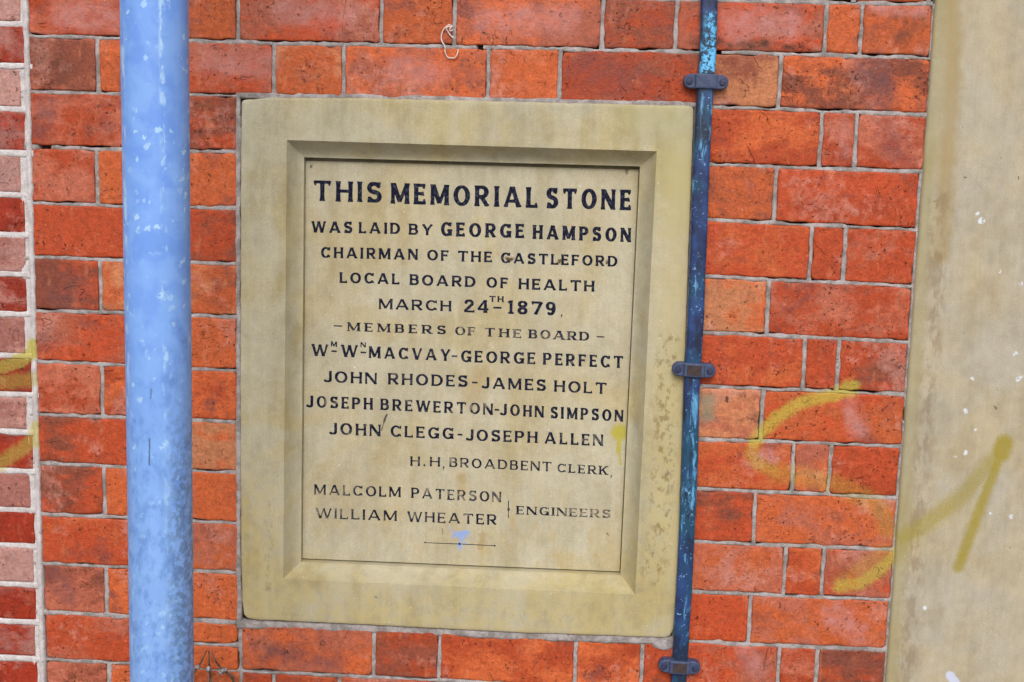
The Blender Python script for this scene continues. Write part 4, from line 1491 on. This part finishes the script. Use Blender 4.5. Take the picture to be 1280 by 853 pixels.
HWc, HHc = 0.0345, 0.0112
clip = empty('strip_clip', (0, 0, 0))
rings = []
for ins, y in ((0, -0.001), (0, -0.014), (0.0006, -0.0158), (0.002, -0.0168)):
    rings.append([(a, y, b) for a, b in stadium(HWc, HHc, 10, ins)])
V, F = loft(rings)
link('saddle', mesh('saddle', V, F, False), m_clip, clip)
V, F = boxr(-0.0165, 0.0165, -HHc + .0006, HHc + .0002, -0.016, -0.0215, 0.0018)
link('bridge', mesh('bridge', V, F, False), m_clip, clip)
plate = link('worn_plate', mesh('worn_plate', *boxr(-0.0115, 0.0115, -HHc + .0032, HHc - .003, -0.021, -0.0219, 0.0006), False), m_rust, clip)
for sx in (-1, 1):
    rings = []
    for r, y in ((0.0052, -0.0165), (0.0052, -0.0182), (0.0043, -0.0191), (0.0008, -0.0193)):
        rings.append([(sx * 0.0255 + r * math.cos(2 * math.pi * i / 16), y, r * math.sin(2 * math.pi * i / 16)) for i in range(16)])
    V, F = loft(rings)
    V2, F2 = boxr(sx * 0.0255 - 0.0042, sx * 0.0255 + 0.0042, -0.0006, 0.0006, -0.019, -0.0196, 0.0001)
    F += [tuple(i + len(V) for i in f) for f in F2]
    link('screw', mesh('screw', V + V2, F, False), m_screw, clip)
clips = [((882.5, 102.3), 'blue-grey clip holding the copper strip to the brick above the carved stone', -1.3, False),
         ((867.3, 462.6), 'blue-grey clip half on the stone and half on brick, midway down the copper strip', -2.0, True),
         ((849.5, 834.3), 'blue-grey clip with a brown worn plate, lowest on the copper strip below the stone', -2.0, True)]
for n_, ((a, b), lab, rot, worn) in enumerate(clips):
    o = clip if n_ == 0 else clip.copy()
    if n_:
        COL.objects.link(o)
        for ch in clip.children:
            if ch.parent is clip:
                c = ch.copy()
                COL.objects.link(c)
                c.parent = o
    x, z = P(a, b, -0.016)
    o.location = (x, 0.0 if n_ != 1 else -0.003, z)
    o.rotation_euler = (0, math.radians(-rot * .6), 0)
    tag(o, lab, 'clip', 'clips on the copper strip')
# the top clip is not worn through
plate.data = plate.data.copy()
plate.data.materials[0] = m_clip

# ------------------------------------------------------------------ steel pole in front of the wall
YPO = -0.52
pts = [(P((a + b) / 2, y, YPO)[0]) for a, b, y in ((153.5, 238, 10), (155, 237.7, 213), (158, 237.7, 426), (160, 238, 640), (162.5, 238.7, 845))]
xp = sum(pts) / len(pts)
zmid = P(198, 426, YPO)[1]
porg = (xp, YPO, 0.0)
# radius from the measured width at mid height
wpx = P(237.7, 426, YPO)[0] - P(158, 426, YPO)[0]
RP = wpx / 2
m_pole = mat_pole(porg)
V, F = [], []
n = 64
zz = np.linspace(0, 2.7, 140)
for z in zz:
    for k in range(n):
        a = 2 * math.pi * k / n
        r = RP + 0.0003 * nz(math.cos(a) * 2, math.sin(a) * 2, z * 9)
        V.append((r * math.cos(a), r * math.sin(a), z))
for i in range(len(zz) - 1):
    for k in range(n):
        F.append((i * n + k, i * n + (k + 1) % n, (i + 1) * n + (k + 1) % n, (i + 1) * n + k))
pole = empty('steel_pole', porg)
link('tube', mesh('tube', V, F), m_pole, pole)
V, F = loft([[(r * math.cos(2 * math.pi * i / 48), r * math.sin(2 * math.pi * i / 48), z) for i in range(48)] for r, z in ((RP + .002, 2.68), (RP + .002, 2.706), (RP - .004, 2.712))])
link('cap', mesh('cap', V, F, False), m_pole, pole)
tag(pole, 'blue-tinted galvanised steel pole standing in front of the brick wall', 'pole')

# ------------------------------------------------------------------ loop of string and the dead weed
m_str = mat_plain('white_string', (0.62, 0.50, 0.47), (0.74, 0.66, 0.64), 300, 0.9)


def smooth(pts, k=6):
    out = []
    for i in range(len(pts) - 1):
        p0, p1, p2, p3 = (Vector(pts[max(i - 1, 0)]), Vector(pts[i]), Vector(pts[i + 1]), Vector(pts[min(i + 2, len(pts) - 1)]))
        for j in range(k):
            t = j / k
            out.append(tuple(0.5 * ((2 * p1) + (p2 - p0) * t + (2 * p0 - 5 * p1 + 4 * p2 - p3) * t * t + (3 * p1 - p0 - 3 * p2 + p3) * t ** 3)))
    out.append(tuple(pts[-1]))
    return out


def hang(pts, y):
    return [(P(a, b, y)[0], y - 0.0015 * math.sin(i * 1.3), P(a, b, y)[1]) for i, (a, b) in enumerate(pts)]


s1 = [(565, 32.5), (561, 31.8), (557, 34.5), (553.8, 38), (551.4, 46.7), (553, 53), (556, 57.7), (556.6, 65.5), (559.3, 71.5), (564, 72.8), (569, 72), (572, 67), (572.7, 62)]
s2 = [(565.5, 33), (559.5, 34), (558, 36), (561, 41.5), (564.5, 46), (567.3, 47.2)]
s3 = [(566, 33), (562.5, 36), (563, 39), (566, 37.5)]
V, F = [], []
for s in (s1, s2, s3):
    q = smooth(hang(s, -0.004))
    v_, f_ = tube(q, [0.0011 + 0.0004 * nz(i * .5, 3, 1) for i in range(len(q))], 6)
    F += [tuple(i + len(V) for i in f) for f in f_]
    V += v_
x, z = P(565.5, 33, -0.004)
V = [(a - x, b, c - z) for a, b, c in V]
s_ = link('string', mesh('string', V, F), m_str, None, (x, 0, z))
tag(s_, 'short pale loop of string hanging from a mortar joint above the carved stone', 'string')

m_tw = mat_plain('dead_stem', (0.035, 0.028, 0.022), (0.16, 0.13, 0.10), 150, 0.9)
m_bud = mat_plain('dry_seed_head', (0.10, 0.095, 0.095), (0.38, 0.37, 0.38), 170, 0.95)
zb0 = P(262, 960, -0.02)[1]
x, _ = P(263, 900, -0.02)
weed = empty('dead_weed', (x, 0, zb0))
rt = (x, 0.0, zb0)
stems = [[(236, 905), (238, 853), (242, 842), (250, 830), (256, 819), (260, 811)], [(262, 905), (262, 853), (261, 838), (261, 824), (262, 812)], [(304, 905), (291, 853), (283, 843), (274, 833), (269, 822), (266, 813)]]
for s in stems:
    q = [rt] + [(P(a, b, -0.022)[0], -0.022 + 0.006 * math.sin(i), P(a, b, -0.022)[1]) for i, (a, b) in enumerate(s)]
    q = smooth(q)
    V, F = tube(q, [0.0034 - 0.0026 * i / len(q) for i in range(len(q))], 7)
    link('stem', mesh('stem', [(a - x, b, c - zb0) for a, b, c in V], F), m_tw, weed)
for (a, b, w, hgt, tl) in ((260.5, 837, .0042, .0058, 0), (278, 839, .0085, .0048, -35), (247, 834, .0045, .0035, 20)):
    V, F = [], []
    bx, bz = P(a, b, -0.024)
    for j in range(9):
        for i in range(12):
            th, ph_ = math.pi * j / 8, 2 * math.pi * i / 12
            r = 1 + 0.22 * nz(math.cos(ph_) * 1.7, math.sin(ph_) * 1.7, j * .6)
            p = Vector((w * r * math.sin(th) * math.cos(ph_), 0.004 * r * math.sin(th) * math.sin(ph_), hgt * r * math.cos(th)))
            p.rotate(Matrix.Rotation(math.radians(tl), 3, 'Y').to_euler())
            V.append((p.x + bx - x, p.y - 0.024, p.z + bz - zb0))
    F = [(j * 12 + i, j * 12 + (i + 1) % 12, (j + 1) * 12 + (i + 1) % 12, (j + 1) * 12 + i) for j in range(8) for i in range(12)]
    link('seed_head', mesh('seed_head', V, F), m_bud, weed)
tag(weed, 'dry dead weed with thin forked stems against the brick beside the pole', 'weed')

# ------------------------------------------------------------------ pavement
n = NT('paving', 0.9, 0.2)
br_ = n.t.nodes.new('ShaderNodeTexBrick')
n.put(br_.inputs['Vector'], n.co)
br_.inputs['Scale'].default_value = 1.0
br_.inputs['Brick Width'].default_value = 0.6
br_.inputs['Row Height'].default_value = 0.6
br_.inputs['Mortar Size'].default_value = 0.006
br_.inputs['Color1'].default_value = (0.22, 0.21, 0.19, 1)
br_.inputs['Color2'].default_value = (0.27, 0.255, 0.23, 1)
br_.inputs['Mortar'].default_value = (0.08, 0.075, 0.065, 1)
a = n.noise(n.co, 25, 5, 0.65)
m_pav = n.done(n.mix(1.0, br_.outputs['Color'], n.mix(a, (0.7, 0.7, 0.7), (1.25, 1.25, 1.25)), 'MULTIPLY'), n.bump(a, 0.5, 0.003))
me = mesh('pavement', [(-60, -60, -0.002), (60, -60, -0.002), (60, 60, -0.002), (-60, 60, -0.002)], [(0, 1, 2, 3)], False)
tag(link('pavement', me, m_pav), kind='structure')
